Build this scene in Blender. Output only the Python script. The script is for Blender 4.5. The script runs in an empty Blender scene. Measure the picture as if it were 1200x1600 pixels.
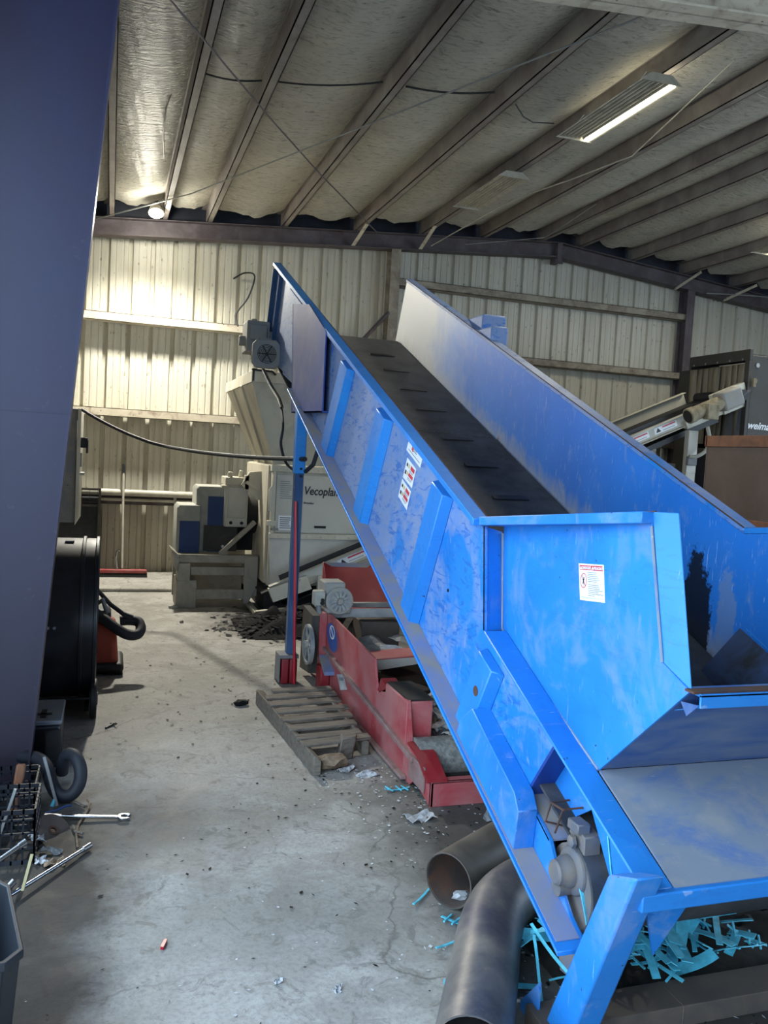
import bpy, bmesh, math, random
from mathutils import Vector, Matrix
from mathutils.geometry import tessellate_polygon
SC = bpy.context.scene
COL = SC.collection
R = math.radians
rnd = random.Random(7)
ORG = {}

def V(*a): return Vector(a)

# ---------------------------------------------------------------- mesh builder
class MB:
    def __init__(s): s.v = []; s.f = []
    def add(s, vs, fs):
        o = len(s.v); s.v += [Vector(p) for p in vs]; s.f += [tuple(i + o for i in f) for f in fs]; return s
    def box(s, x0, x1, y0, y1, z0, z1):
        return s.add([(x0,y0,z0),(x1,y0,z0),(x1,y1,z0),(x0,y1,z0),(x0,y0,z1),(x1,y0,z1),(x1,y1,z1),(x0,y1,z1)],
                     [(0,3,2,1),(4,5,6,7),(0,1,5,4),(1,2,6,5),(2,3,7,6),(3,0,4,7)])
    def hexa(s, a, b):      # two quads -> solid
        return s.add(list(a) + list(b), [(3,2,1,0),(4,5,6,7),(0,1,5,4),(1,2,6,5),(2,3,7,6),(3,0,4,7)])
    def bar(s, p0, p1, w, h, up=(0,0,1)):
        p0, p1 = Vector(p0), Vector(p1); d = (p1 - p0).normalized(); u = Vector(up)
        sd = d.cross(u)
        if sd.length < 1e-4: sd = d.cross(Vector((1,0,0)))
        sd.normalize(); u = sd.cross(d).normalized(); a = sd * (w / 2); b = u * (h / 2)
        return s.hexa([p0-a-b, p0+a-b, p0+a+b, p0-a+b], [p1-a-b, p1+a-b, p1+a+b, p1-a+b])
    def prism(s, poly, vec):
        poly = [Vector(p) for p in poly]; vec = Vector(vec); n = len(poly)
        return s.add(poly + [p + vec for p in poly],
                     [tuple(range(n))[::-1], tuple(range(n, 2*n))] + [(i, (i+1) % n, n + (i+1) % n, n + i) for i in range(n)])
    def yz(s, pts, x0, x1):
        return s.prism([(x0, y, z) for y, z in pts], (x1 - x0, 0, 0))
    def plate_hole(s, outer, hole, vec):
        outer = [Vector(p) for p in outer]; hole = [Vector(p) for p in hole]; vec = Vector(vec)
        tris = tessellate_polygon([outer, hole]); pts = outer + hole; n = len(pts); no = len(outer); nh = len(hole)
        fs = [tuple(t) for t in tris] + [tuple(i + n for i in t[::-1]) for t in tris]
        fs += [(i, (i+1) % no, n + (i+1) % no, n + i) for i in range(no)]
        fs += [(no + i, no + (i+1) % nh, n + no + (i+1) % nh, n + no + i) for i in range(nh)]
        return s.add(pts + [p + vec for p in pts], fs)
    def cyl(s, p0, p1, r0, r1=None, n=20, caps=True):
        r1 = r0 if r1 is None else r1
        p0, p1 = Vector(p0), Vector(p1); d = (p1 - p0).normalized()
        a = d.cross(Vector((0,0,1)) if abs(d.z) < .9 else Vector((1,0,0))).normalized(); b = d.cross(a)
        vs = []
        for p, r in ((p0, r0), (p1, r1)):
            vs += [p + (a * math.cos(2*math.pi*i/n) + b * math.sin(2*math.pi*i/n)) * r for i in range(n)]
        fs = [(i, (i+1) % n, n + (i+1) % n, n + i) for i in range(n)]
        if caps: fs += [tuple(range(n))[::-1], tuple(range(n, 2*n))]
        return s.add(vs, fs)
    def pipe(s, p0, p1, r, t, n=32):     # hollow tube with wall thickness
        p0, p1 = Vector(p0), Vector(p1); d = (p1 - p0).normalized()
        a = d.cross(Vector((0,0,1)) if abs(d.z) < .9 else Vector((1,0,0))).normalized(); b = d.cross(a)
        vs = []
        for p, rr in ((p0, r), (p1, r), (p1, r - t), (p0, r - t)):
            vs += [p + (a * math.cos(2*math.pi*i/n) + b * math.sin(2*math.pi*i/n)) * rr for i in range(n)]
        fs = []
        for k in range(4):
            k2 = (k + 1) % 4
            fs += [(k*n + i, k*n + (i+1) % n, k2*n + (i+1) % n, k2*n + i) for i in range(n)]
        return s.add(vs, fs)
    def sweep(s, pts, r, n=10, caps=True, inner=None):
        pts = [Vector(p) for p in pts]; m = len(pts)
        T = [(pts[min(i+1, m-1)] - pts[max(i-1, 0)]).normalized() for i in range(m)]
        a = T[0].cross(Vector((0,0,1)) if abs(T[0].z) < .9 else Vector((1,0,0))).normalized()
        fr = []
        for t in T:
            a = (a - t * a.dot(t)).normalized(); fr.append((a.copy(), t.cross(a)))
        rr = r if isinstance(r, (list, tuple)) else [r] * m
        def rings(sc):
            out = []
            for p, (a, b), q in zip(pts, fr, rr):
                out += [p + (a * math.cos(2*math.pi*i/n) + b * math.sin(2*math.pi*i/n)) * (q * sc) for i in range(n)]
            return out
        fs = [(k*n + i, k*n + (i+1) % n, (k+1)*n + (i+1) % n, (k+1)*n + i) for k in range(m-1) for i in range(n)]
        if inner:
            vs = rings(1) + rings(inner); o = m * n
            fs += [tuple(i + o for i in f[::-1]) for f in fs]
            for k in (0, m - 1):
                fs += [(k*n + i, k*n + (i+1) % n, o + k*n + (i+1) % n, o + k*n + i) for i in range(n)]
            return s.add(vs, fs)
        vs = rings(1)
        if caps: fs += [tuple(range(n))[::-1], tuple(range((m-1)*n, m*n))]
        return s.add(vs, fs)
    def lathe(s, c, axis, prof, n=28):
        c = Vector(c); d = Vector(axis).normalized()
        a = d.cross(Vector((0,0,1)) if abs(d.z) < .9 else Vector((1,0,0))).normalized(); b = d.cross(a)
        vs = []; m = len(prof)
        for r, h in prof:
            vs += [c + d*h + (a * math.cos(2*math.pi*i/n) + b * math.sin(2*math.pi*i/n)) * max(r, 1e-4) for i in range(n)]
        fs = [(k*n + i, k*n + (i+1) % n, (k+1)*n + (i+1) % n, (k+1)*n + i) for k in range(m-1) for i in range(n)]
        fs += [tuple(range(n))[::-1], tuple(range((m-1)*n, m*n))]
        return s.add(vs, fs)
    def xform(s, M):
        s.v = [M @ p for p in s.v]; return s
    def build(s, name, mat, parent=None, loc=None, bevel=0, smooth=True, seg=1, fix=True):
        org = ORG[parent.name] if parent else Vector(loc or (0,0,0))
        me = bpy.data.meshes.new(name)
        me.from_pydata([tuple(p - org) for p in s.v], [], s.f); me.update()
        if fix:
            bm = bmesh.new(); bm.from_mesh(me); bmesh.ops.recalc_face_normals(bm, faces=bm.faces); bm.to_mesh(me); bm.free()
        if smooth:
            for p in me.polygons: p.use_smooth = True
            me.set_sharp_from_angle(angle=R(38))
        me.materials.append(mat)
        o = bpy.data.objects.new(name, me); COL.objects.link(o)
        if parent: o.parent = parent
        else: o.location = org
        ORG[o.name] = org
        if bevel:
            b = o.modifiers.new('Bevel', 'BEVEL'); b.width = bevel; b.segments = seg; b.limit_method = 'ANGLE'; b.angle_limit = R(40)
        return o

def tag(o, label, cat, group=None, kind=None):
    o['label'] = label; o['category'] = cat
    if group: o['group'] = group
    if kind: o['kind'] = kind
    return o
def thing(name, label, cat, loc=(0,0,0), group=None, kind=None):
    o = bpy.data.objects.new(name, None); COL.objects.link(o); o.location = loc; o.empty_display_size = .1
    ORG[o.name] = Vector(loc); return tag(o, label, cat, group, kind)
def crom(pts, k=5):        # smooth curve through the points
    P = [Vector(p) for p in pts]; n = len(P); out = []
    for i in range(n-1):
        p0, p1, p2, p3 = P[max(i-1,0)], P[i], P[i+1], P[min(i+2,n-1)]
        for j in range(k):
            u = j/k; out.append(.5*((2*p1)+(p2-p0)*u+(2*p0-5*p1+4*p2-p3)*u*u+(3*p1-p0-3*p2+p3)*u**3))
    return out + [P[-1]]
def text(name, body, mat, parent, M, size, shear=0, bold=0, align='LEFT', loc=None, spacing=1):
    c = bpy.data.curves.new(name, 'FONT'); c.body = body; c.size = size; c.shear = shear; c.offset = bold; c.extrude = .0006
    c.align_x = align; c.space_character = spacing; c.materials.append(mat); c.resolution_u = 3
    tmp = bpy.data.objects.new('tmp', c); COL.objects.link(tmp); dg = bpy.context.evaluated_depsgraph_get(); dg.update()
    me = bpy.data.meshes.new_from_object(tmp.evaluated_get(dg)); bpy.data.objects.remove(tmp)
    me.materials.clear(); me.materials.append(mat)
    o = bpy.data.objects.new(name, me); COL.objects.link(o)
    M = M.copy()
    if parent: o.parent = parent; M.translation -= ORG[parent.name]
    o.matrix_local = M
    return o
def frame(o, x, y):      # matrix with local x, y axes
    x = Vector(x).normalized(); z = x.cross(Vector(y)).normalized(); y = z.cross(x)
    M = Matrix((x, y, z)).transposed().to_4x4(); M.translation = Vector(o); return M

# ---------------------------------------------------------------- materials
def lin(h):
    if isinstance(h, str):
        h = [int(h[i:i+2], 16) / 255 for i in (0, 2, 4)]
        h = [c / 12.92 if c <= .04045 else ((c + .055) / 1.055) ** 2.4 for c in h]
    return (*h[:3], 1)
class NT:
    def __init__(s, name):
        s.m = bpy.data.materials.new(name); s.m.use_nodes = True; s.t = s.m.node_tree; s.t.nodes.clear()
        s.out = s.n('ShaderNodeOutputMaterial'); s.b = s.n('ShaderNodeBsdfPrincipled'); s.l(s.b.outputs[0], s.out.inputs[0])
        s.tc = s.n('ShaderNodeTexCoord'); s.obj = s.tc.outputs['Object']
    def n(s, t, **k):
        x = s.t.nodes.new(t)
        for a, b in k.items(): setattr(x, a, b)
        return x
    def l(s, a, b): s.t.links.new(a, b)
    def set(s, sock, v):
        if hasattr(v, 'is_output') or isinstance(v, bpy.types.NodeSocket): s.l(v, sock)
        else: sock.default_value = v
    def map(s, scale=(1,1,1), rot=(0,0,0), loc=(0,0,0), src=None):
        x = s.n('ShaderNodeMapping'); x.inputs['Scale'].default_value = scale; x.inputs['Rotation'].default_value = rot; x.inputs['Location'].default_value = loc
        s.l(src or s.obj, x.inputs['Vector']); return x.outputs[0]
    def noise(s, scale=5, detail=5, rough=.55, vec=None, dist=0):
        x = s.n('ShaderNodeTexNoise'); x.inputs['Scale'].default_value = scale; x.inputs['Detail'].default_value = detail
        x.inputs['Roughness'].default_value = rough; x.inputs['Distortion'].default_value = dist; s.l(vec or s.obj, x.inputs['Vector']); return x.outputs[0]
    def vor(s, scale=5, vec=None, feature='F1'):
        x = s.n('ShaderNodeTexVoronoi', feature=feature); x.inputs['Scale'].default_value = scale; s.l(vec or s.obj, x.inputs['Vector']); return x.outputs['Distance']
    def ramp(s, f, lo, hi, a=0, b=1):
        x = s.n('ShaderNodeMapRange'); x.clamp = True
        for k, v in zip(('From Min', 'From Max', 'To Min', 'To Max'), (lo, hi, a, b)): x.inputs[k].default_value = v
        s.l(f, x.inputs['Value']); return x.outputs[0]
    def math(s, op, a, b=0, c=None):
        x = s.n('ShaderNodeMath', operation=op); s.set(x.inputs[0], a); s.set(x.inputs[1], b)
        if c is not None: s.set(x.inputs[2], c)
        return x.outputs[0]
    def mix(s, f, a, b, mode='MIX'):
        x = s.n('ShaderNodeMix', data_type='RGBA', blend_type=mode); s.set(x.inputs[0], f)
        s.set(x.inputs[6], lin(a) if isinstance(a, (str, tuple, list)) else a); s.set(x.inputs[7], lin(b) if isinstance(b, (str, tuple, list)) else b)
        return x.outputs[2]
    def sep(s, src=None):
        x = s.n('ShaderNodeSeparateXYZ'); s.l(src or s.obj, x.inputs[0]); return x.outputs
    def bump(s, h, strength=.3, dist=.01):
        x = s.n('ShaderNodeBump'); x.inputs['Strength'].default_value = strength; x.inputs['Distance'].default_value = dist
        s.l(h, x.inputs['Height']); s.l(x.outputs[0], s.b.inputs['Normal'])
    def done(s, col, rough=.5, metal=0, spec=.5):
        s.set(s.b.inputs['Base Color'], lin(col) if isinstance(col, (str, tuple, list)) else col)
        s.set(s.b.inputs['Roughness'], rough); s.set(s.b.inputs['Metallic'], metal); s.b.inputs['Specular IOR Level'].default_value = spec
        return s.m

def plain(name, col, rough=.5, metal=0, var=.12, scale=8, bump=0, spec=.5):
    t = NT(name); f = t.noise(scale, 5)
    dark = tuple(c * (1 - var * 2) for c in lin(col)[:3]); lite = tuple(min(1, c * (1 + var)) for c in lin(col)[:3])
    c = t.mix(t.ramp(f, .3, .7), dark, lite)
    if bump: t.bump(t.noise(scale * 6, 4), bump, .01)
    return t.done(c, rough, metal, spec)
def worn(name, col, dust, amt=.5, scale=3, stretch=(1,1,1), rot=(0,0,0), chip=None, chip_amt=.35, rough=.5, metal=0, soft=.15, bump=.1, chip_scale=22):
    """painted metal with patches of dust, and chips down to another colour"""
    t = NT(name); vec = t.map(stretch, rot)
    big = t.noise(scale, 7, .62, vec, .6)
    c = t.mix(t.ramp(big, 1 - amt - soft, 1 - amt + soft), col, dust)
    v = t.noise(scale * .6, 3, .5)
    c = t.mix(t.ramp(v, .3, .75, 0, .25), c, tuple(k * .6 for k in lin(col)[:3]))
    if chip:
        f = t.noise(chip_scale, 6, .65, t.map(stretch, rot, (3.1, 1.7, .4)))
        c = t.mix(t.ramp(f, 1 - chip_amt, 1 - chip_amt + .05), c, chip)
    if bump: t.bump(t.noise(30, 4), bump, .004)
    return t.done(c, t.ramp(big, .3, .7, rough - .08, rough + .2), metal)
def emit(name, col, strength):
    t = NT(name); t.b.inputs['Emission Color'].default_value = lin(col); t.b.inputs['Emission Strength'].default_value = strength
    return t.done(col, .4)
SKY, FLOOD, SUN = 6.8, 1350, 8.5
M = {}
# ---- blue painted steel of the big conveyor, hazed with dust and rub marks
def blue_mat(name, amt, low=False, dustcol='6f8abf', rot=(0.5,0,0), stretch=(1,1,1), k=1.0):
    t = NT(name)
    vec = t.map(stretch, rot)
    big = t.noise(2.2, 8, .68, vec, 1.2); small = t.noise(11, 6, .6, t.map((1,1.2,.5), rot), .8)
    base = t.mix(t.ramp(t.noise(1.3, 3), .3, .7), (.010,.155,.50), (.022,.230,.64))
    f = t.math('ADD', t.math('MULTIPLY', big, .75), t.math('MULTIPLY', small, .25))
    if low: f = t.math('ADD', f, t.ramp(t.sep()[1], .3, 4.2, -.13, .15))
    c = t.mix(t.ramp(f, 1-amt-.05, 1-amt+.12, 0, .8), base, dustcol)
    sm = t.noise(5, 9, .72, t.map((1,.8,2.2), (1.1,0,0), (2,5,1)), 2.2)      # finger-like rub marks
    c = t.mix(t.ramp(sm, .56, .585, 0, .75*k), c, (.012,.115,.42))
    s2 = t.noise(3.2, 8, .7, t.map((1,1,3.2), (-.75,0,0), (7,2,3)), 2.8); c = t.mix(t.ramp(s2, .585, .60, 0, .65*k), c, (.014,.13,.45))
    s3 = t.noise(4.2, 8, .72, t.map((1,2.6,.8), (.25,0,0), (1,9,4)), 1.6); c = t.mix(t.ramp(s3, .60, .66, 0, .5), c, dustcol)
    sc = t.noise(14, 3, .5, t.map((1,9,1), (.7,0,0), (5,0,2)), .3)
    c = t.mix(t.ramp(sc, .70, .73, 0, .45), c, '9db4d8')
    ch = t.noise(38, 4, .6); c = t.mix(t.ramp(ch, .715, .735), c, '2a2320')
    t.bump(t.noise(6, 3), .05, .01)
    return t.done(c, t.ramp(f, .3, .7, .33, .62))
M['blue'] = blue_mat('blue_paint', .44, k=.22)
M['blue_dusty'] = blue_mat('blue_paint_under_dust', .58, True, dustcol='8490ae')
M['blue_clean'] = blue_mat('blue_paint_frame', .36, k=.3)
# far inside panel: bare / dust-coated at its upper end, scraped near the belt
t = NT('blue_paint_scraped')
xyz = t.sep(); big = t.noise(1.6, 7, .65, None, .6); fine = t.noise(9, 7, .7, t.map((1,1,.45), (.4,0,0)), 1)
base = t.mix(t.ramp(t.noise(1.1, 3), .3, .7), (.010,.13,.48), (.020,.19,.62))
c = t.mix(t.ramp(fine, .56, .70, 0, .5), base, '7c93b8')
sc = t.noise(13, 4, .5, t.map((1,10,1), (-.45,0,0)), .4); c = t.mix(t.ramp(sc, .66, .70, 0, .5), c, 'a9bdd8')
top = t.math('ADD', xyz[1], t.math('MULTIPLY', big, 1.6))
c = t.mix(t.ramp(top, 5.05, 6.15, 0, .95), c, 'b2b4b4')
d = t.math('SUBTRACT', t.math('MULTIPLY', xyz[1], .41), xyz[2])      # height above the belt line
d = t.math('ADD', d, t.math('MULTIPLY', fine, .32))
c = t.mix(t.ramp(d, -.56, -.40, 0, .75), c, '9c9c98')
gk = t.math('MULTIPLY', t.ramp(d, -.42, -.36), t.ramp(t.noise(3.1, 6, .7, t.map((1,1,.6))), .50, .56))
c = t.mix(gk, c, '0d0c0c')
def smear(cy, cz, ry, rz, col, amt, ns):
    global c
    dy = t.math('DIVIDE', t.math('SUBTRACT', xyz[1], cy), ry); dz = t.math('DIVIDE', t.math('SUBTRACT', xyz[2], cz), rz)
    q = t.math('SQRT', t.math('ADD', t.math('MULTIPLY', dy, dy), t.math('MULTIPLY', dz, dz)))
    q = t.math('ADD', q, t.math('MULTIPLY', t.math('SUBTRACT', t.noise(ns, 7, .75), .5), 1.7)); c = t.mix(t.ramp(q, 1.0, .85, 0, amt), c, col)
smear(1.00, 1.20, .07, .26, '8090a4', .5, 12)
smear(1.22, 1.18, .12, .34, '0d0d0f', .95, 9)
M['blue_far'] = t.done(c, .5)
t = NT('grey_dust_over_blue'); vec = t.map((1,1.6,1), (0,0,.5)); f = t.noise(2.6, 8, .7, vec, .8)
c = t.mix(t.ramp(f, .50, .72, 0, .75), '7a8492', '2a60a8'); c = t.mix(t.ramp(t.noise(7, 6, .6), .5, .72), c, '8f9092')
c = t.mix(t.ramp(t.noise(16, 5, .7, t.map((1,7,1), (0,0,.8))), .64, .70, 0, .6), c, 'a6a8a4')
M['tail_dust'] = t.done(c, .7)
t = NT('belt_rubber'); f = t.noise(4, 7, .65); c = t.mix(t.ramp(f, .35, .7), '2a2b2e', '4c4d50')
c = t.mix(t.ramp(t.noise(2, 6, .7, t.map((1,.4,1))), .55, .75, 0, .6), c, '5d5e61'); t.bump(t.noise(60, 3), .15, .003)
M['belt'] = t.done(c, .72)
M['seam'] = plain('belt_lacing', '5c5a55', .7, 0, .3, 60)
M['rust_edge'] = worn('rusted_edge', '3a2a25', '5a3b2c', .5, 12, rough=.8)
# ---- building
t = NT('corrugated_wall'); xyz = t.sep()
st = t.noise(3, 6, .6, t.map((6,1,.25)), .2); c = t.mix(t.ramp(st, .35, .75), 'c3c0b2', 'd6d3c6')
c = t.mix(t.ramp(t.noise(.9, 5, .6, t.map((1,1,.6))), .45, .75, 0, .35), c, '9c9684')
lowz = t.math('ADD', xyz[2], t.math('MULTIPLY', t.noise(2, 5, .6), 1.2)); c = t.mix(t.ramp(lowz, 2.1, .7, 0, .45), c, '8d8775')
dots = t.vor(26, t.map((1,.01,.28))); 
c = t.mix(t.math('MULTIPLY', t.ramp(t.noise(22, 3, .5, t.map((1,.1,.5))), .66, .70), .5), c, '6e6656')
M['wall'] = t.done(c, .5)
M['shell'] = plain('outer_wall_sheet', '8c8a82', .6)
t = NT('concrete_floor'); xyz = t.sep()
a = t.noise(.55, 8, .62); b = t.noise(3.2, 8, .68, None, .5); g = t.noise(48, 5, .7)
c = t.mix(t.ramp(a, .35, .68), '827f78', 'aeaba5'); c = t.mix(t.ramp(b, .45, .68, 0, .6), c, 'c2c0ba')
c = t.mix(t.ramp(g, .46, .72, 0, .5), c, '66635c')
sp = t.noise(7, 8, .75, t.map((1,1,1), (0,0,.4)), 1.5); c = t.mix(t.ramp(sp, .54, .62, 0, .55), c, '625f58')
c = t.mix(t.ramp(t.noise(20, 6, .8, None, 1.2), .60, .66, 0, .5), c, '4b4843'); c = t.mix(t.ramp(t.noise(1.6, 7, .7, None, 1), .52, .66, 0, .4), c, '6b675f')
def blob(cx, cy, rx, ry, lo=1.15, hi=.35, wob=1.1, ns=1.6):
    dx = t.math('DIVIDE', t.math('SUBTRACT', xyz[0], cx), rx); dy = t.math('DIVIDE', t.math('SUBTRACT', xyz[1], cy), ry)
    d = t.math('SQRT', t.math('ADD', t.math('MULTIPLY', dx, dx), t.math('MULTIPLY', dy, dy)))
    d = t.math('ADD', d, t.math('MULTIPLY', t.math('SUBTRACT', t.noise(ns, 7, .7), .5), wob)); return t.ramp(d, lo, hi)
c = t.mix(t.math('MULTIPLY', blob(-.27, 3.70, .44, .80, 1.3, .55, 1.2, 2.4), .93), c, '211e1b'); c = t.mix(t.math('MULTIPLY', blob(-.26, 2.85, .34, .55, 1.3, .5, 1.2, 2.8), .9), c, '24211f'); c = t.mix(t.math('MULTIPLY', blob(.5, 4.2, .6, .5, 1.2, .3, 1.2, 2.6), .35), c, '4a4640')       # oil stains by the tools
c = t.mix(t.math('MULTIPLY', blob(.05, 4.35, .50, .45, 1.2, .4, 1.2, 3), .6), c, '3a352f')
c = t.mix(t.math('MULTIPLY', blob(.75, 3.3, 1.1, .35, ns=2), .25), c, '5a5f5f')
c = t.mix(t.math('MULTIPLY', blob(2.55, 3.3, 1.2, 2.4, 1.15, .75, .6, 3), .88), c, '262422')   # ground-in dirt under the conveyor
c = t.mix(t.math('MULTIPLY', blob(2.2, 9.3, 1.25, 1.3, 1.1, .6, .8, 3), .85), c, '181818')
vc = t.n('ShaderNodeTexVoronoi', feature='DISTANCE_TO_EDGE'); vc.inputs['Scale'].default_value = .55
nz = t.n('ShaderNodeTexNoise'); nz.inputs['Scale'].default_value = 2.5; nz.inputs['Detail'].default_value = 6; t.l(t.obj, nz.inputs['Vector'])
vm = t.n('ShaderNodeVectorMath', operation='MULTIPLY_ADD'); t.l(nz.outputs[1], vm.inputs[0]); vm.inputs[1].default_value = (.5,.5,0); t.l(t.obj, vm.inputs[2]); t.l(vm.outputs[0], vc.inputs['Vector'])
ck = t.math('MULTIPLY', t.ramp(vc.outputs['Distance'], .006, .001), t.ramp(t.noise(1.1, 3), .45, .6)); c = t.mix(t.math('MULTIPLY', ck, .6), c, '4a4741')
t.bump(t.math('ADD', g, t.math('MULTIPLY', b, .7)), .25, .006)
M['floor'] = t.done(c, t.ramp(b, .3, .7, .55, .8), 0, .35)
t = NT('vinyl_insulation'); f = t.noise(30, 4, .6, t.map((.35,1,1)), .5); g = t.noise(2, 6, .6)
c = t.mix(t.ramp(g, .35, .7), 'b3b1a8', 'c6c3b8'); c = t.mix(t.ramp(f, .52, .66, 0, .6), c, '7d7a70')
sp = t.noise(9, 7, .75, t.map((.7,1.6,1))); c = t.mix(t.ramp(sp, .60, .64, 0, .7), c, '5c584e')
sp2 = t.noise(3.3, 7, .8); c = t.mix(t.ramp(sp2, .70, .73, 0, .9), c, '33302b')
t.bump(t.math('ADD', f, t.noise(7, 5, .65, t.map((.35,1.6,1)), .6)), 1.0, .035)
M['insul'] = t.done(c, .55)
M['deck'] = plain('roof_deck', '2a2f3c', .6)
M['primer'] = worn('red_oxide_steel', '554c50', '746d72', .42, 4, (1,1,1), chip='2f2624', chip_amt=.3, rough=.6)
M['purlin'] = worn('dusty_purlin', '7b7270', '9b968f', .48, 3, rough=.6)
M['girt'] = worn('dusty_girt', '6f6259', 'a79f90', .55, 6, rough=.65, chip='4a352f', chip_amt=.33)
M['girt_light'] = worn('whitewashed_girt', '7d5f55', 'd6cebb', .66, 6, rough=.65, chip='5a4038', chip_amt=.36)
t = NT('navy_column_paint'); f = t.noise(1.2, 6, .6, t.map((1,1,.5))); xyz = t.sep()
c = t.mix(t.ramp(f, .4, .65), '2d3154', '302c48'); c = t.mix(t.ramp(t.math('ADD', xyz[2], t.math('MULTIPLY', f, 1.6)), 3.2, .8, 0, .85), c, '281e24')
c = t.mix(t.ramp(t.noise(14, 5, .7), .66, .70, 0, .5), c, '4a4852'); M['column'] = t.done(c, .45)
# ---- machines
M['cream'] = worn('cream_paint', 'c6c1b0', 'a09988', .40, 3, (1,1,.4), chip='4a443b', chip_amt=.32, rough=.5)
M['cream_clean'] = worn('cream_panel_paint', 'bdbbb2', 'a3a096', .4, 2.5, rough=.45)
M['grey'] = worn('grey_machine_paint', '6c7078', '8a8780', .45, 5, rough=.6, chip='3a3836', chip_amt=.32)
M['grey_lt'] = worn('light_grey_steel', '93958f', 'aeaca2', .5, 6, rough=.55, chip='55504a', chip_amt=.33)
M['frame_grey'] = worn('dusty_frame_paint', '9a958a', '7f7a70', .42, 5, rough=.6, chip='4a443c', chip_amt=.34)
M['shreds'] = plain('black_shreds', '0e0e10', .8, 0, .3, 30, .5, .15)
M['brass'] = plain('dull_brass', '7d7455', .4, .6, .1)
M['navy'] = worn('navy_guard_paint', '1c3a6e', '2a446c', .4, 4, rough=.5)
M['blue_post'] = worn('dark_blue_post_paint', '2a4a74', '4a6688', .42, 5, (1,1,.3), chip='182438', chip_amt=.34, rough=.4)
M['black_metal'] = worn('black_machine_paint', '32302c', '4d4a46', .42, 4, rough=.55)
M['dark'] = plain('black_grime_and_shade', '141414', .8, 0, .3)
M['darkblue'] = worn('black_blue_hopper', '161c2a', '2a3040', .4, 3, rough=.5)
M['curtain'] = worn('dusty_strip_curtain', '6d6557', '978c79', .5, 3, (5,5,.4), rough=.6)
M['brown'] = worn('brown_bin_steel', '4b3b34', '5f5049', .45, 2.5, (1,1,1), chip='8b7f74', chip_amt=.27, rough=.55)
M['brown_lt'] = worn('rusty_brown_band', '7e5136', '5e4436', .45, 8, rough=.7)
M['red'] = worn('faded_red_paint', 'a03a40', 'a56d6c', .50, 3, (1,1,1), chip='8b7f78', chip_amt=.34, rough=.6)
M['red_deep'] = worn('red_hood_paint', '861a24', '7a3a3c', .36, 4, rough=.5)
M['dust_rail'] = worn('dust_caked_rail', '8b7470', '7a5450', .45, 8, rough=.85)
M['galv'] = worn('galvanised_steel', '8f959c', 'a9a9a2', .5, 9, rough=.45, metal=.4)
M['motor'] = worn('grey_motor', '8b8e90', '9a958a', .5, 12, rough=.65, bump=.3)
M['motor_tan'] = worn('dusty_motor', '9a9078', '6d6452', .45, 10, rough=.8, bump=.3)
M['cast'] = worn('cast_bearing', '565a64', '73685a', .5, 14, rough=.6, bump=.3)
M['rubber'] = plain('black_rubber', '1a1b1e', .55, 0, .2, 12, .1)
M['hose'] = plain('black_hose', '1e222b', .65, 0, .2, 14)
M['drum'] = worn('black_fan_drum', '161a22', '3a3f46', .33, 3, (1,1,1), rough=.36)
M['orange'] = worn('orange_plastic', 'b44a34', '8d3b2e', .4, 5, rough=.45)
M['chrome'] = plain('chrome', 'a6a8ac', .26, 1, .05, 20)
M['pipe'] = worn('mill_scale_pipe', '4a4540', '6d655c', .45, 5, (1,1,1), chip='8a7d70', chip_amt=.3, rough=.55, metal=.25)
t = NT('blued_elbow_steel'); f = t.noise(3, 7, .65); c = t.mix(t.ramp(f, .38, .66), '4c4b50', '857f77'); c = t.mix(t.ramp(t.noise(1.7, 6, .6, t.map((1.4,1,1), (0,0,.6))), .52, .66, 0, .7), c, '2c2f4c')
c = t.mix(t.ramp(t.noise(26, 6, .7), .6, .7, 0, .5), c, '8a7f72'); t.bump(t.noise(24, 5), .15, .004); M['elbow'] = t.done(c, .45, .35)
M['pipe_in'] = worn('rusty_pipe_bore', '4c4441', '7a5540', .42, 8, rough=.7)
M['tube'] = worn('rusty_dark_tube', '4b4440', '5f5348', .45, 8, rough=.7, bump=.3)
t = NT('grey_pallet_wood'); f = t.noise(6, 7, .65, t.map((1,12,6))); c = t.mix(t.ramp(f, .3, .7), '4e4740', '837a6e'); t.bump(f, .5, .006); M['wood'] = t.done(c, .85)
t = NT('broken_wood'); f = t.noise(5, 7, .65, t.map((3,9,6))); c = t.mix(t.ramp(f, .3, .7), '5d4a3a', '97836c'); t.bump(f, .6, .01); M['wood_raw'] = t.done(c, .85)
M['cyan'] = plain('cyan_plastic', '5cc3dc', .4, 0, .18, 20)
M['paper'] = plain('dirty_paper', 'b0b2b4', .8, 0, .2, 10)
M['paper_grey'] = plain('grey_card', '77797b', .85, 0, .2, 10)
M['white'] = plain('white_sticker', 'dfe2e6', .4, 0, .03)
M['print'] = plain('dark_print', '2a2c30', .6, 0, .05)
M['print_grey'] = plain('grey_print', '7e8288', .6, 0, .05)
M['print_red'] = plain('red_print', 'c43a46', .5, 0, .05)
M['yellow'] = plain('yellow_print', 'c9b25e', .5, 0, .1)
M['logo_blue'] = plain('blue_badge', '34589a', .5, 0, .1)
M['red_plastic'] = plain('red_plastic', 'b01f30', .35, 0, .08)
M['flake_w'] = plain('white_flakes', 'c6cacd', .6, 0, .15, 30)
M['flake_d'] = plain('dark_flakes', '161618', .7, 0, .3, 30, 0, .2)
M['mound'] = worn('oily_dirt', '1c1a18', '3b342e', .4, 9, rough=.85, bump=.8)
M['lightbody'] = worn('light_fixture_enamel', 'b5b1a4', '8e8a7e', .42, 6, rough=.45)
M['lens'] = emit('fluorescent_tube', 'fff6d8', 12)
M['floodlens'] = emit('flood_lens', 'fff6cf', 90)
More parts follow.
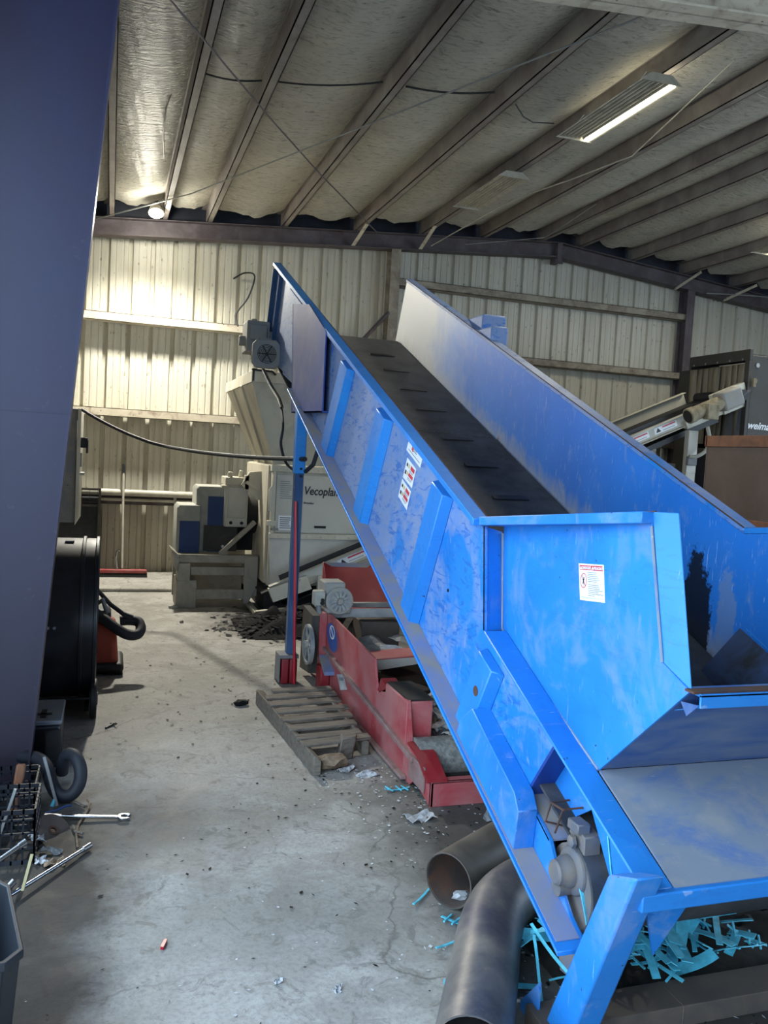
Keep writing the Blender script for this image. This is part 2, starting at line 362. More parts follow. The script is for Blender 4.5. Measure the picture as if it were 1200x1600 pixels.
M['mesh'] = worn('rolled_wire_mesh', '5d5d5b', '8a8882', .5, 40, rough=.5, bump=.8, chip_scale=60)
M['bin'] = plain('grey_blue_bin', '171d25', .5, 0, .15, 6)
M['white_metal'] = plain('white_handle_paint', 'b9b6aa', .5, 0, .1)
M['dust_rail2'] = worn('dust_on_flange', '6a7ba6', '8c8578', .50, 5, rough=.9)
M['tail_skirt'] = worn('dusty_tail_skirt', '7a7068', '5a6f96', .4, 4, rough=.8)
M['tail_blue'] = worn('dull_blue_underside', '33568f', '6d7a90', .48, 3, (1,2.5,2), (0,.4,0), rough=.6)
M['grease'] = worn('greasy_filler', '141519', '3a5480', .42, 4, rough=.5)
M['blue_post2'] = worn('dulled_blue_guard', '17377f', '274a90', .4, 2.5, rough=.5)
# ================================================================= SETTING
def zroof(x):            # underside of the purlins
    return 4.95 + .0805 * x if x < 6.75 else 4.95 + .0805 * 6.75 - .094 * (x - 6.75)
YW = 12.62               # inner face of the back wall
def struct(mb, name, mat, label, cat, **k):
    o = mb.build(name, mat, **k); return tag(o, label, cat, None, 'structure')

m = MB(); m.add([(-14,-12,0),(26,-12,0),(26,13,0),(-14,13,0)], [(0,1,2,3)])
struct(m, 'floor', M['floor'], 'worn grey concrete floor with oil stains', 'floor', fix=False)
m = MB(); m.box(-1.0, 13, 11.08, 12.6, 0, .045)
struct(m, 'floor_curb', M['floor'], 'low raised concrete strip along the foot of the back wall', 'curb', bevel=.012)

# corrugated back wall: deep ribs every 0.303 m, two shallow ones between
def corrugated(x0, x1, first, pitch=.303):
    pr = []; x = first - pitch * math.ceil((first - x0) / pitch + 1)
    while x < x1:
        pr += [(x-.036, 0), (x-.026, .046), (x+.026, .046), (x+.036, 0)]
        for q in (.101, .202): pr += [(x+q-.014, 0), (x+q-.009, .008), (x+q+.009, .008), (x+q+.014, 0)]
        x += pitch
    return [p for p in pr if x0 <= p[0] <= x1]
pr = corrugated(-1.2, 13, .1855)
m = MB(); n = len(pr)
zt = [zroof(x) + .262 for x, _ in pr]
m.add([(x, YW + d, 0) for x, d in pr] + [(x, YW + d, z) for (x, d), z in zip(pr, zt)] , [(i, i+1, n+i+1, n+i) for i in range(n-1)])
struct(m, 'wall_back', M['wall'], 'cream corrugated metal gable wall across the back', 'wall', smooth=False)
m = MB(); m.box(-1.3, -1.2, 3.9, YW, 0, 4.95); m.box(-1.3, -1.2, -7, 3.9, 4.3, 4.95); m.box(-1.3, -1.2, -8.9, -7, 0, 4.95)
struct(m, 'wall_left', M['shell'], 'sheet metal side wall with the open door bay', 'wall')
m = MB(); m.box(13, 13.1, -8.9, -3, 0, 5.2); m.box(13, 13.1, 7, YW, 0, 5.2); m.box(13, 13.1, -3, 7, 4.3, 5.2)  # unseen door opening, added to brighten the ceiling and right side
struct(m, 'wall_right', M['shell'], 'unseen sheet metal wall on the far right side with a door opening added to let light in', 'wall')
m = MB(); m.box(-1.3, 13.1, -9.0, -8.9, 0, 5.9)
struct(m, 'wall_front', M['shell'], 'sheet metal wall behind the viewer', 'wall')
# roof deck
m = MB()
for a, b in ((-1.4, 6.75), (6.75, 13.2)):
    m.hexa([(a,-9,zroof(a)+.25),(b,-9,zroof(b)+.25),(b,-9,zroof(b)+.29),(a,-9,zroof(a)+.29)], [(a,12.8,zroof(a)+.25),(b,12.8,zroof(b)+.25),(b,12.8,zroof(b)+.29),(a,12.8,zroof(a)+.29)])
struct(m, 'roof', M['deck'], 'dark metal roof deck above the insulation', 'roof')

PX = [-1.02, -.12, .58, 1.19, 2.26, 3.36, 4.40, 5.40, 6.42, 7.12, 8.12, 9.16, 10.2, 11.3, 12.4]
# insulation blanket sagging between purlins, ragged at its end by the wall
m = MB(); xs = []; zs = []
for a, b in zip(PX[:-1], PX[1:]):
    for k in range(12):
        u = k / 12; xs.append(a + (b - a) * u); s = math.sin(math.pi * u)
        zs.append((zroof(a) + (zroof(b) - zroof(a)) * u) + .205 - .125 * min(1, (b-a)) * s ** .7)
xs.append(PX[-1]); zs.append(zroof(PX[-1]) + .2)
ys = [-8.9 + .45 * k for k in range(int((12.3 + 8.9) / .45) + 1)]; rr = random.Random(3)
ph = [rr.uniform(0, 6) for _ in xs]
vs = []
for j, y in enumerate(ys + [12.27]):
    for i, (x, z) in enumerate(zip(xs, zs)):
        s = math.sin(math.pi * ((i % 12) / 12))
        w = .018 * math.sin(y * 2.1 + 1.3 * (i // 12)) * s + .008 * math.sin(y * 5.3 + ph[i]) * s
        yy = y; dz = 0
        if y > 12.2: yy = 12.12 + .12 * math.sin(x * 9) * math.sin(x * 3.1) ; dz = -.03 * abs(math.sin(x * 11)) * s
        vs.append((x, yy if y > 12.2 else min(y, 12.0), z + w + dz))
nx = len(xs); m.add(vs, [(j*nx+i, j*nx+i+1, (j+1)*nx+i+1, (j+1)*nx+i) for j in range(len(ys)) for i in range(nx-1)])
struct(m, 'ceiling', M['insul'], 'sagging grey vinyl-faced insulation blanket between the purlins', 'ceiling', fix=False)

# purlins: zed sections running to the back wall
names = ['hidden above the navy column', 'nearest to the navy column', 'above the small flood lamp', 'just right of the flood lamp', 'third right of the flood lamp', 'with a strut beside the cream hopper',
         'carrying the two fluorescent fixtures', 'first one right of the fluorescent fixtures', 'last before the roof ridge', 'first one past the roof ridge', 'second past the roof ridge',
         'third past the roof ridge', 'fourth past the roof ridge', 'far right, near the eave', 'at the right eave']
for i, x in enumerate(PX):
    z = zroof(x); m = MB()
    y0, y1 = -8.8, 12.5
    m.box(x-.005, x+.005, y0, y1, z, z+.2)                 # web
    m.box(x-.005, x+.075, y0, y1, z, z+.008)               # bottom flange
    m.box(x+.067, x+.075, y0, y1, z, z+.022)               # lip
    m.box(x-.07, x+.005, y0, y1, z+.192, z+.2)
    struct(m, 'roof_purlin', M['purlin'], 'long dusty steel roof purlin ' + names[i], 'beam')

# end rafter on the wall, two slopes
def rafter(a, b, y0, name, label, h=.235):
    za, zb = zroof(a) - .012, zroof(b) - .012; m = MB()
    for (u0, u1, d0, d1) in ((y0-.10, y0+.10, -h, -h+.012), (y0-.10, y0+.10, -.012, 0), (y0-.006, y0+.006, -h, 0)):
        m.hexa([(a,u0,za+d0),(a,u1,za+d0),(a,u1,za+d1),(a,u0,za+d1)], [(b,u0,zb+d0),(b,u1,zb+d0),(b,u1,zb+d1),(b,u0,zb+d1)])
    return struct(m, name, M['primer'], label, 'beam')
rafter(-1.15, 6.74, 12.44, 'end_rafter', 'dusty red-oxide rafter beam over the left half of the back wall')
rafter(6.76, 13, 12.44, 'end_rafter', 'dusty red-oxide rafter beam falling away right of the ridge')
for a, b in ((-1.2, 6.75), (6.75, 13)):  # dark strips over the wall top, standing in for the unlit gap
    m = MB(); m.hexa([(a,12.545,zroof(a)-.03),(b,12.545,zroof(b)-.03),(b,12.56,zroof(b)-.03),(a,12.56,zroof(a)-.03)], [(a,12.545,zroof(a)+.25),(b,12.545,zroof(b)+.25),(b,12.56,zroof(b)+.25),(a,12.56,zroof(a)+.25)])
    struct(m, 'gap_shade_strip', M['deck'], 'dark strip added as the unlit gap between roof and wall ' + ('left' if a < 0 else 'right') + ' of the ridge', 'shade strip')
m = MB(); m.box(6.71, 6.79, 12.32, 12.56, 5.16, 5.46); m.box(6.68, 6.82, 12.33, 12.35, 5.14, 5.2)
struct(m, 'ridge_plate', M['primer'], 'bolted ridge joint plate where the two rafters meet', 'plate')
# main frame: tapered column at the left and its rafter overhead
m = MB(); xr = lambda z: -.378 + .0795 * z
m.prism([(-1.12, 4.827, 0), (xr(0), 4.827, 0), (xr(4.5), 4.827, 4.5), (-1.12, 4.827, 4.9)], (0, .012, 0))
m.hexa([(xr(0),4.75,0),(xr(0)+.012,4.75,0),(xr(0)+.012,4.92,0),(xr(0),4.92,0)], [(xr(4.5),4.75,4.5),(xr(4.5)+.012,4.75,4.5),(xr(4.5)+.012,4.92,4.5),(xr(4.5),4.92,4.5)])
m.box(-1.135, -1.12, 4.73, 4.93, 0, 4.9); m.box(-1.12, xr(2.03)-.001, 4.823, 4.8265, 2.028, 2.034)
m.box(-1.14, xr(0)+.05, 4.72, 4.95, 0, .02)
struct(m, 'steel_column', M['column'], 'tall tapered navy steel frame column at the left edge', 'column')
m = MB(); zb = lambda x: 4.78 + .088 * (x - 3.05)
for y0, y1, d0, d1 in ((4.66,4.86,0,.014), (4.66,4.86,.34,.354), (4.755,4.767,0,.35)):
    a, b = -.5, 6.74
    m.hexa([(a,y0,zb(a)+d0),(a,y1,zb(a)+d0),(a,y1,zb(a)+d1),(a,y0,zb(a)+d1)], [(b,y0,zb(b)+d0),(b,y1,zb(b)+d0),(b,y1,zb(b)+d1),(b,y0,zb(b)+d1)])
struct(m, 'frame_rafter', M['girt_light'], 'pale frame rafter crossing the top right corner overhead', 'beam')
# wall posts
def hpost(x, w, mat, label):
    m = MB(); zt = zroof(x) - .24
    m.box(x-w/2, x+w/2, 12.36, 12.37, 0, zt); m.box(x-w/2, x+w/2, 12.58, 12.59, 0, zt); m.box(x-.005, x+.005, 12.37, 12.58, 0, zt)
    struct(m, 'wall_post', mat, label, 'post')
hpost(4.01, .15, M['girt'], 'dusty wall post behind the head of the blue conveyor')
hpost(9.34, .15, M['primer'], 'dark wall post beside the black hooded machine')
m = MB(); m.bar((3.93,12.34,4.07), (3.55,12.45,3.6), .06, .012, (0,1,0)); m.bar((3.93,12.31,4.07), (3.55,12.42,3.6), .012, .06, (0,1,0))
struct(m, 'post_brace', M['primer'], 'short dark angle brace on the wall post above the belt head', 'brace')
# girts: channel sections with the open side up, light fronts
def girt(a, b, z, mat, label, h=.115, depth=.2):
    m = MB(); y1 = YW - .01; y0 = y1 - depth
    m.box(a, b, y0, y0+.008, z, z+h); m.box(a, b, y0, y1, z, z+.008); m.box(a, b, y0, y0+.03, z+h-.008, z+h); m.box(a, b, y1-.008, y1, z, z+h)
    return struct(m, 'wall_girt', mat, label, 'rail')
girt(-1.15, 3.92, 3.55, M['girt_light'], 'uppermost pale girt rail on the left bay of the back wall')
girt(-1.15, 3.92, 2.24, M['girt_light'], 'middle pale girt rail behind the cream hopper')
girt(-1.15, 3.92, 1.02, M['primer'], 'lowest dark girt rail under the white pipes')
girt(4.1, 9.4, 4.50, M['girt'], 'upper dusty girt rail on the right bay of the back wall')
girt(4.1, 9.45, 3.50, M['girt'], 'lower dusty girt rail on the right bay of the back wall')
girt(4.1, 9.25, 2.3, M['girt'], 'girt rail low behind the blue conveyor')
for z, r, lab in ((1.185, .048, 'fat white conduit pipe along the lowest girt'), (1.085, .02, 'thin pale pipe just below the fat white pipe')):
    m = MB(); m.cyl((-1.1, 12.36 + .02, z), (3.4, 12.36 + .02, z), r, n=14)
    for x in (-.6, .9, 2.4): m.box(x-.02, x+.02, 12.36, 12.42, z-r-.012, z+r+.012)
    tag(m.build('wall_pipe', M['white_metal']), lab, 'pipe')
# struts from purlin to rafter (flange braces)
for (p0, p1, lab) in (((3.42,11.95,5.24), (3.32,12.37,4.98), 'short pale strut dropping from the purlin left of the fluorescent fixtures'),
                      ((4.42,11.85,5.31), (4.38,12.37,5.06), 'short pale strut dropping from the purlin that carries the fixtures'),
                      ((9.2,12.0,5.22), (8.99,12.37,4.98), 'pale strut beside the dark wall post top'),
                      ((10.3,11.95,5.12), (10.0,12.37,4.9), 'rightmost pale strut near the right picture edge')):
    m = MB(); m.bar(p0, p1, .055, .006); m.bar(Vector(p0)+Vector((.025,0,.02)), Vector(p1)+Vector((.025,0,.02)), .006, .045)
    tag(m.build('purlin_strut', M['girt_light']), lab, 'strut', 'purlin struts along the end rafter')
# roof bracing rods and loose wires
def wire(name, pts, r, mat, label, cat='rod', group=None, n=6):
    m = MB(); m.sweep(crom(pts) if r >= .0095 and len(pts) > 2 else pts, r, n); return tag(m.build(name, mat), label, cat, group)
def zr(x, d=.02): return zroof(x) - d
wire('bracing_rod', [(-.3,12.3,4.86), (.85,10.95,zr(.85)), (2.05,8.5,zr(2.05,.05)), (3.9,4.9,zr(3.9,.05))], .008, M['galv'], 'thin roof bracing rod rising right from the navy column', 'rod', 'roof bracing rods')
wire('bracing_rod', [(3.85,12.28,5.06), (2.17,9.75,zr(2.17)), (1.37,8.3,zr(1.37)), (-.3,4.95,4.8)], .008, M['primer'], 'dark bracing rod crossing down towards the blue conveyor top', 'rod', 'roof bracing rods')
wire('bracing_rod', [(4.85,6.1,5.36), (5.16,8.0,5.22), (5.0,8.95,5.23), (4.8,10.1,5.27), (4.5,12.2,5.1)], .007, M['white_metal'], 'loose pale rod hanging right of the lit fluorescent fixture', 'rod', 'roof bracing rods')
wire('bracing_rod', [(5.1,12.3,5.22), (6.1,11.6,5.3), (5.9,9.9,5.32)], .006, M['galv'], 'thin rod by the roof ridge above the rafter joint', 'rod', 'roof bracing rods')
wire('bracing_rod', [(9.6,12.3,4.98), (10.6,12.1,5.0), (12.0,11.5,4.9)], .01, M['galv'], 'thick pale rod at the right edge under the last purlins', 'rod', 'roof bracing rods')
def sag(a, b, d, n=8):
    a, b = Vector(a), Vector(b); return [a.lerp(b, i/n) + Vector((0,0,-d*4*(i/n)*(1-i/n))) for i in range(n+1)]
wire('dangling_wire', [(.47,7.9,5.17), (.40,8.6,5.10), (.41,9.3,5.09), (.47,10.2,5.14)], .006, M['rubber'], 'dark wire loop hanging left of the flood lamp purlin', 'wire', 'loose wires on the roof insulation')
wire('dangling_wire', sag((.64,7.72,5.12), (1.16,7.68,5.13), .03), .008, M['rubber'], 'dark strap across the bay above the flood lamp', 'wire', 'loose wires on the roof insulation')
wire('dangling_wire', sag((1.30,7.64,5.13), (2.18,7.38,5.19), .03), .008, M['rubber'], 'long dark strap across the bay left of the blue conveyor top', 'wire', 'loose wires on the roof insulation')
wire('dangling_wire', sag((2.40,7.40,5.20), (3.22,7.3,5.26), .03), .009, M['rubber'], 'thick dark strap across the bay up left of the lit fixture', 'wire', 'loose wires on the roof insulation')
wire('dangling_wire', [(3.44,7.3,5.19), (3.6,7.45,5.16), (3.75,7.55,5.17), (4.0,7.6,5.22)], .006, M['rubber'], 'thin drooping wire beside the lit fixture', 'wire', 'loose wires on the roof insulation')
wire('dangling_wire', [(1.62,12.60,4.35), (1.76,12.45,4.42), (1.88,12.3,4.36), (1.80,12.3,4.05), (1.64,12.3,3.8), (1.66,12.2,3.62)], .012, M['hose'], 'grey cable hooked on the wall above the conveyor motor', 'cable')

# ---------------------------------------------------------------- lamps
def fixture(x, y0, y1, z, name, lit, label, full=True):
    t = thing(name, label, 'light fixture', (x, (y0+y1)/2, z), 'high-bay fluorescent fixtures')
    w = .19; m = MB()
    m.prism([(x-w,y0,z),(x-.10,y0,z+.06),(x+.10,y0,z+.06),(x+w,y0,z),(x+w-.012,y0,z),(x+.094,y0,z+.05),(x-.094,y0,z+.05),(x-w+.012,y0,z)], (0,y1-y0,0))
    m.build('housing', M['lightbody'], t)
    for yy in (y0-.012, y1):
        m = MB(); m.prism([(x-w-.01,yy,z-.005),(x-.10,yy,z+.065),(x+.10,yy,z+.065),(x+w+.01,yy,z-.005)], (0,.012,0)); m.build('end_cap', M['lightbody'], t)
    for k in range(4):
        xx = x - .13 + k * .087
        on = lit and k == 3
        m = MB(); m.cyl((xx, y0+.03, z+.018), (xx, y1-.03, z+.018), .013 if not on else .034, n=10)
        m.build('tube', M['lens'] if on else M['lightbody'], t)
        if k < 3:
            m = MB(); m.prism([(xx+.030,y0+.02,z+.05),(xx+.036,y0+.02,z+.05),(xx+.048,y0+.02,z+.004),(xx+.042,y0+.02,z+.004)], (0,y1-y0-.04,0)); m.build('reflector_fin', M['lightbody'], t)
    for yy in (y0+.2, y1-.2):
        m = MB(); m.cyl((x-.1,yy,z+.06), (x-.02,yy,zroof(x)), .004, n=5); m.build('hanger', M['galv'], t)
    if lit:
        l = bpy.data.lights.new(name + '_light', 'AREA'); l.shape = 'RECTANGLE'; l.size = .3; l.size_y = y1 - y0 - .1; l.energy = lit; l.color = (1, .95, .78)
        o = bpy.data.objects.new('tube_light', l); COL.objects.link(o); o.location = (x+.02, (y0+y1)/2, z-.04)
    return t
fixture(4.26, 6.25, 7.65, 5.13, 'fluorescent_fixture', 40, 'lit white fluorescent fixture hanging under the purlin')
fixture(4.30, 9.05, 10.4, 5.17, 'fluorescent_fixture', 0, 'unlit white fluorescent fixture behind the lit one')
fixture(8.60, 8.6, 9.9, 5.02, 'fluorescent_fixture', 60, 'lit fluorescent fixture cut by the right picture edge')

t = thing('flood_lamp', 'small glaring round flood lamp hung at the top left of the back wall', 'lamp', (.47, 11.8, 4.9))
m = MB(); m.lathe((.47,11.82,4.965), (0,-.55,-1), [(.03,-.1),(.07,-.07),(.09,0),(.10,.05),(.092,.055),(.085,.03)], 24); m.build('lamp_head', M['lightbody'], t)
m = MB(); m.lathe((.47,11.80,4.928), (0,-.55,-1), [(.01,-.004),(.084,-.002),(.084,.012),(.06,.034),(.01,.045)], 24); m.build('lens', M['floodlens'], t)
m = MB(); m.cyl((.47,11.86,5.02), (.56,11.88,zroof(.58)), .006, n=6); m.build('hanger', M['galv'], t)
# ================================================================= BIG BLUE CONVEYOR
XN, XF = 1.5, 2.83                      # outer planes of the near and far sides
bc = thing('blue_belt_conveyor', 'big blue inclined belt conveyor with a wide infeed hopper', 'conveyor', (2.165, 2.3, 0))
TH = math.atan(.41)
zbelt = lambda y: .60 + .41 * (y - 2.38)
mir = lambda x: XN + XF - x
# ---- side web: one plate from the rim down to the chord
K, T_, E1 = (3.22, 1.631), (8.33, 3.69), (8.62, 3.05)
A, B = (3.16, 1.202), (1.985, .695)
def chord(y): return .36 + .427 * (y - 2.266)
outer = [K, T_, E1, (8.3, 2.74), (7.3, chord(7.3)), (2.85, chord(2.85)), (2.72, .69), (2.545, .93), A]
recess = [(2.60, .945), (2.90, .50), (2.55, .24), (2.15, .52), (2.03, .70)]
hole = [(2.678,.565), (2.42,.745), (2.289,.575), (2.323,.471), (2.46,.385), (2.59,.40)]
m = MB(); m.yz(outer, XN, XN+.012); m.build('side_panel', M['blue_dusty'], bc)
m = MB(); m.plate_hole([(XN+.09,y,z) for y,z in recess], [(XN+.09,y,z) for y,z in hole], (.01,0,0)); m.build('bearing_panel', M['blue'], bc)
m = MB(); m.hexa([(XN,2.545,.93),(XN+.095,2.545,.93),(XN+.095,2.533,.925),(XN,2.533,.925)], [(XN,2.72,.69),(XN+.095,2.72,.69),(XN+.095,2.708,.685),(XN,2.708,.685)]); m.build('end_cap', M['blue_post2'], bc)
m = MB(); m.yz([(2.72,.69),(2.86,chord(2.86)),(2.27,chord(2.27)),(2.36,.41),(2.43,.475),(2.526,.60)], XN, XN+.012); m.build('tail_web', M['blue'], bc)
m = MB(); m.yz([(2.725,.69),(2.53,.598),(2.53,.59),(2.725,.682)], XN, XN+.095); m.build('step_shelf', M['dust_rail2'], bc)
m = MB(); m.yz([K, T_, E1, (8.3,2.74), (7.3,chord(7.3)), (2.27,chord(2.27)), (1.985,.63), B, A], XF, XF+.012); far = m.build('side_panel', M['blue_far'], bc)
# ---- ledge (frame top) from the hopper weld outwards
for x0, x1 in ((XN-.004, XN+.1), (XF-.004, XF+.1)):
    m = MB(); m.yz([A, B, (B[0], B[1]-.012), (A[0], A[1]-.012)], x0, x1); m.build('frame_ledge', M['blue_clean'], bc, bevel=.004)
# ---- hopper side panels, inset
hop = [(3.245,1.635), (2.225,1.75), (2.119,1.328), (1.985,1.277), (2.413,.883), (3.195,1.195)]
for k, (x0, x1, mt) in enumerate(((XN+.1, XN+.108, M['blue']), (XF-.002, XF+.006, M['blue_far']))):
    m = MB(); m.yz(hop if k == 0 else [(3.23,1.64), (2.2,1.755)] + hop[2:], x0, x1); m.build('hopper_panel', mt, bc)
    # jog strip between the inclined panel and the inset hopper panel
    if k: continue
    m = MB(); xa, xb = (XN, XN+.104) if k == 0 else (mir(XN+.104), XF)
    m.hexa([(xa,3.222,1.63),(xa,3.16,1.2),(xa,3.172,1.2),(xa,3.234,1.63)], [(xb,3.262,1.605),(xb,3.195,1.195),(xb,3.207,1.195),(xb,3.274,1.605)]) if k == 0 else \
        m.hexa([(xa,3.262,1.605),(xa,3.195,1.195),(xa,3.207,1.195),(xa,3.274,1.605)], [(xb,3.222,1.63),(xb,3.16,1.2),(xb,3.172,1.2),(xb,3.234,1.63)])
    m.build('hopper_jog', M['blue'], bc)
# weld beads on the near hopper panel
m = MB(); m.sweep([(XN+.1,3.25,1.60),(XN+.098,3.195,1.2)], .006, 6); m.sweep([(XN+.1,3.195,1.197),(XN+.1,2.8,1.035),(XN+.1,2.413,.886)], .006, 6); m.build('weld_bead', M['tail_dust'], bc)
# front flanges of the hopper panels
def flange(sx):
    f = (lambda x: x) if sx > 0 else mir
    m = MB(); q = [(f(1.602),2.226,1.774), (f(1.602),2.119,1.328), (f(1.606),1.985,1.277), (f(1.645),2.155,1.778)]
    m.prism(q, (.006*sx, .006, 0)); return m.build('hopper_flange', M['blue_clean'], bc, bevel=.002)
flange(1); flange(-1)
m = MB(); m.sweep([(1.599,2.222,1.73),(1.599,2.119,1.328)], .005, 6); m.build('weld_bead', M['tail_dust'], bc)
# rim: inclined cap flange + level hopper lip, near and far
def rim(xa, xb, mt):
    m = MB(); m.yz([(K[0], K[1]), (T_[0], T_[1]), (T_[0]-.012, T_[1]+.03), (K[0]-.0, K[1]+.03)], xa, xb); return m.build('rim_cap', mt, bc, bevel=.003)
rim(XN-.055, XN+.02, M['blue_clean']); rim(XF-.008, XF+.075, M['blue_dusty'])
m = MB(); m.hexa([(XN-.03,3.25,1.630),(XN+.112,3.25,1.630),(XN+.112,3.25,1.667),(XN-.03,3.25,1.667)], [(XN+.06,2.222,1.738),(XN+.112,2.222,1.738),(XN+.112,2.222,1.775),(XN+.06,2.222,1.775)]); m.build('hopper_rim', M['blue'], bc, bevel=.003)
m = MB(); m.yz([(3.22,1.661), (2.17,1.775), (2.18,1.745), (3.22,1.631)], XF-.006, XF+.07); m.build('hopper_rim', M['blue_clean'], bc, bevel=.003)
m = MB(); m.yz([(3.25,1.671), (2.222,1.778), (2.222,1.774), (3.25,1.666)], XN+.106, XN+.114); m.yz([(K[0],K[1]+.033),(T_[0],T_[1]+.033),(T_[0],T_[1]+.028),(K[0],K[1]+.028)], XN+.014, XN+.022)
m.yz([(K[0],K[1]+.033),(T_[0],T_[1]+.033),(T_[0],T_[1]+.028),(K[0],K[1]+.028)], XF-.012, XF-.006); m.build('rim_edge', M['rust_edge'], bc)
# ---- bottom chord flange with dust on top
ys, ye = 2.266, 7.1
m = MB(); m.yz([(ys,chord(ys)), (ye,chord(ye)), (ye-.005,chord(ye)-.014), (ys-.005,chord(ys)-.014)], XN-.1, XN+.02); m.build('chord_flange', M['blue_clean'], bc, bevel=.002)
m = MB(); m.yz([(ys+.03,chord(ys+.03)+.0015), (ye,chord(ye)+.0015), (ye,chord(ye)+.004), (ys+.03,chord(ys+.03)+.004)], XN-.088, XN-.001); m.build('flange_dust', M['dust_rail2'], bc)
m = MB(); m.yz([(ys,chord(ys)), (ye,chord(ye)), (ye-.01,chord(ye)-.028), (ys-.01,chord(ys)-.028)], XF-.02, XF+.1); m.build('chord_flange', M['blue_clean'], bc, bevel=.002)
m = MB(); m.yz([(2.62,.40),(2.50,.37),(2.375,.421),(2.20,.36),(2.28,.16),(2.52,.12)], XN+.075, XN+.085); m.build('skirt_plate', M['tail_skirt'], bc)
# ---- hat stiffeners across the web
def rib(p0, p1, w, h, x, mat):
    (ya, za), (yb, zb) = p0, p1; d = Vector((0, yb-ya, zb-za)).normalized(); s = Vector((0, math.cos(TH), math.sin(TH)))
    a, b = Vector((x, ya, za)), Vector((x, yb, zb)); o = Vector((-h,0,0))
    m = MB(); m.hexa([a-s*w/2, a+s*w/2, a+s*w*.36+o, a-s*w*.36+o], [b-s*w/2, b+s*w/2, b+s*w*.36+o, b-s*w*.36+o]); return m.build('stiffener', mat, bc, bevel=.004)
rib((5.47,2.49), (5.93,1.90), .26, .05, XN, M['blue_clean'])
rib((4.61,2.14), (5.00,1.50), .24, .05, XN, M['blue_clean'])
rib((3.665,1.765), (4.03,1.08), .21, .05, XN, M['blue_clean'])
rib((3.035,1.105), (3.27,.705), .19, .05, XN, M['blue_clean'])
m = MB(); m.lathe((XN-.052,3.10,.965), (1,0,0), [(.022,0),(.022,.006)], 14); m.build('plug_hole', M['rust_edge'], bc)
# stepped lower box and end caps beside the tail bearing
m = MB(); m.yz([(3.06,.905),(2.66,.72),(2.62,.665),(2.635,chord(2.635)),(3.2,chord(3.2)),(3.17,.83)], XN-.08, XN); m.build('tail_box', M['blue'], bc, bevel=.003)
# ---- tail bearing in its cut-out, guard wire, dark inside
br = MB(); c = Vector((XN+.045, 2.425, .535))
br.lathe(c, (-1,0,0), [(.078,-.05),(.082,-.02),(.082,.012),(.070,.022),(.055,.024)], 26)
br.hexa([(XN+.035,2.455,.69),(XN+.035,2.365,.675),(XN+.035,2.36,.55),(XN+.035,2.49,.55)], [(XN+.10,2.455,.69),(XN+.10,2.365,.675),(XN+.10,2.36,.55),(XN+.10,2.49,.55)])
br.box(XN+.02, XN+.07, 2.385, 2.455, .675, .71)
bo = br.build('take_up_bearing', M['cast'], bc, bevel=.004)
m = MB(); m.lathe(c, (-1,0,0), [(.055,.02),(.053,.045),(.044,.055),(.042,.075),(.034,.082),(.01,.083)], 22); m.build('shaft_cap', M['cast'], bo)
m = MB(); m.lathe((XN+.022,2.41,.645), (-1,0,0), [(.024,0),(.022,.012),(.010,.018)], 6); m.build('bolt', M['cast'], bo)
m = MB(); pts = [(XN+.088,2.56,.72),(XN+.01,2.55,.72),(XN+.01,2.58,.64),(XN+.088,2.57,.62)]
m.sweep(pts, .004, 5); m.sweep([(XN+.088,2.47,.73),(XN+.01,2.47,.73),(XN+.01,2.51,.63)], .004, 5); m.sweep([(XN+.01,2.46,.73),(XN+.01,2.56,.72)], .004, 5); m.build('wire_guard', M['rust_edge'], bc)
m = MB(); m.yz([(2.72,.60),(2.42,.79),(2.25,.60),(2.28,.45),(2.48,.36),(2.62,.38)], XN+.16, XN+.17); m.build('inner_shade', M['dark'], bc)  # black sheet behind the cut-out, standing in for its dark inside
m = MB(); m.lathe((XN+.11,2.40,.50), (1,0,0), [(.10,0),(.13,.01),(.13,.025),(.04,.03)], 24); m.build('chain_sprocket', M['rust_edge'], bc)
# ---- hopper back plate with its lip
xa, xb = XN+.1, XF
m = MB(); m.prism([(xa+.009,1.986,1.278),(xa+.009,2.414,.886),(xa+.009,2.425,.894),(xa+.009,1.996,1.288)], (XF-xa-.01,0,0)); m.build('hopper_back', M['tail_blue'], bc)
m = MB(); m.box(xa+.008, xb-.02, 1.945, 1.953, 1.238, 1.276); m.box(xa+.008, xb-.02, 1.945, 2.0, 1.270, 1.278); m.hexa([(xa+.008,1.949,1.24),(xb-.02,1.949,1.24),(xb-.02,1.953,1.24),(xa+.008,1.953,1.24)], [(xa+.008,2.055,1.20),(xb-.02,2.055,1.20),(xb-.02,2.059,1.20),(xa+.008,2.059,1.20)])
m.build('hopper_lip', M['blue_clean'], bc, bevel=.002)
m = MB(); m.box(xa-.01, xb, 1.955, 1.995, 1.277, 1.284); m.build('lip_edge', M['rust_edge'], bc)
m = MB(); m.prism([(xa+.006,1.95,1.245),(xa+.006,2.0,1.20),(xa+.006,2.03,1.235)], (.006,0,0)); m.build('lip_gusset', M['tail_blue'], bc)
# ---- sloping fillers between hopper and belt
for f in ((lambda x: x), mir):
    m = MB(); xo = XN+.108 if f is not mir else XF; q = [(xo,3.20,1.19),(xo,2.43,.885),(f(XN+.16),2.43,zbelt(2.43)+.02),(f(XN+.16),3.25,zbelt(3.25)+.02)]; m.prism(q, (0,.004,-.006)); m.build('hopper_filler', M['grease'], bc)
# tail cover plate and end beam
m = MB(); m.yz([(2.413,.884),(1.985,.697),(1.985,.689),(2.413,.876)], xa+.004, xb-.004); m.build('tail_cover', M['tail_dust'], bc)
m = MB(); m.box(XN-.02, XF+.02, 1.965, 2.05, .640, .694); m.build('end_beam', M['blue_clean'], bc, bevel=.005, seg=2)
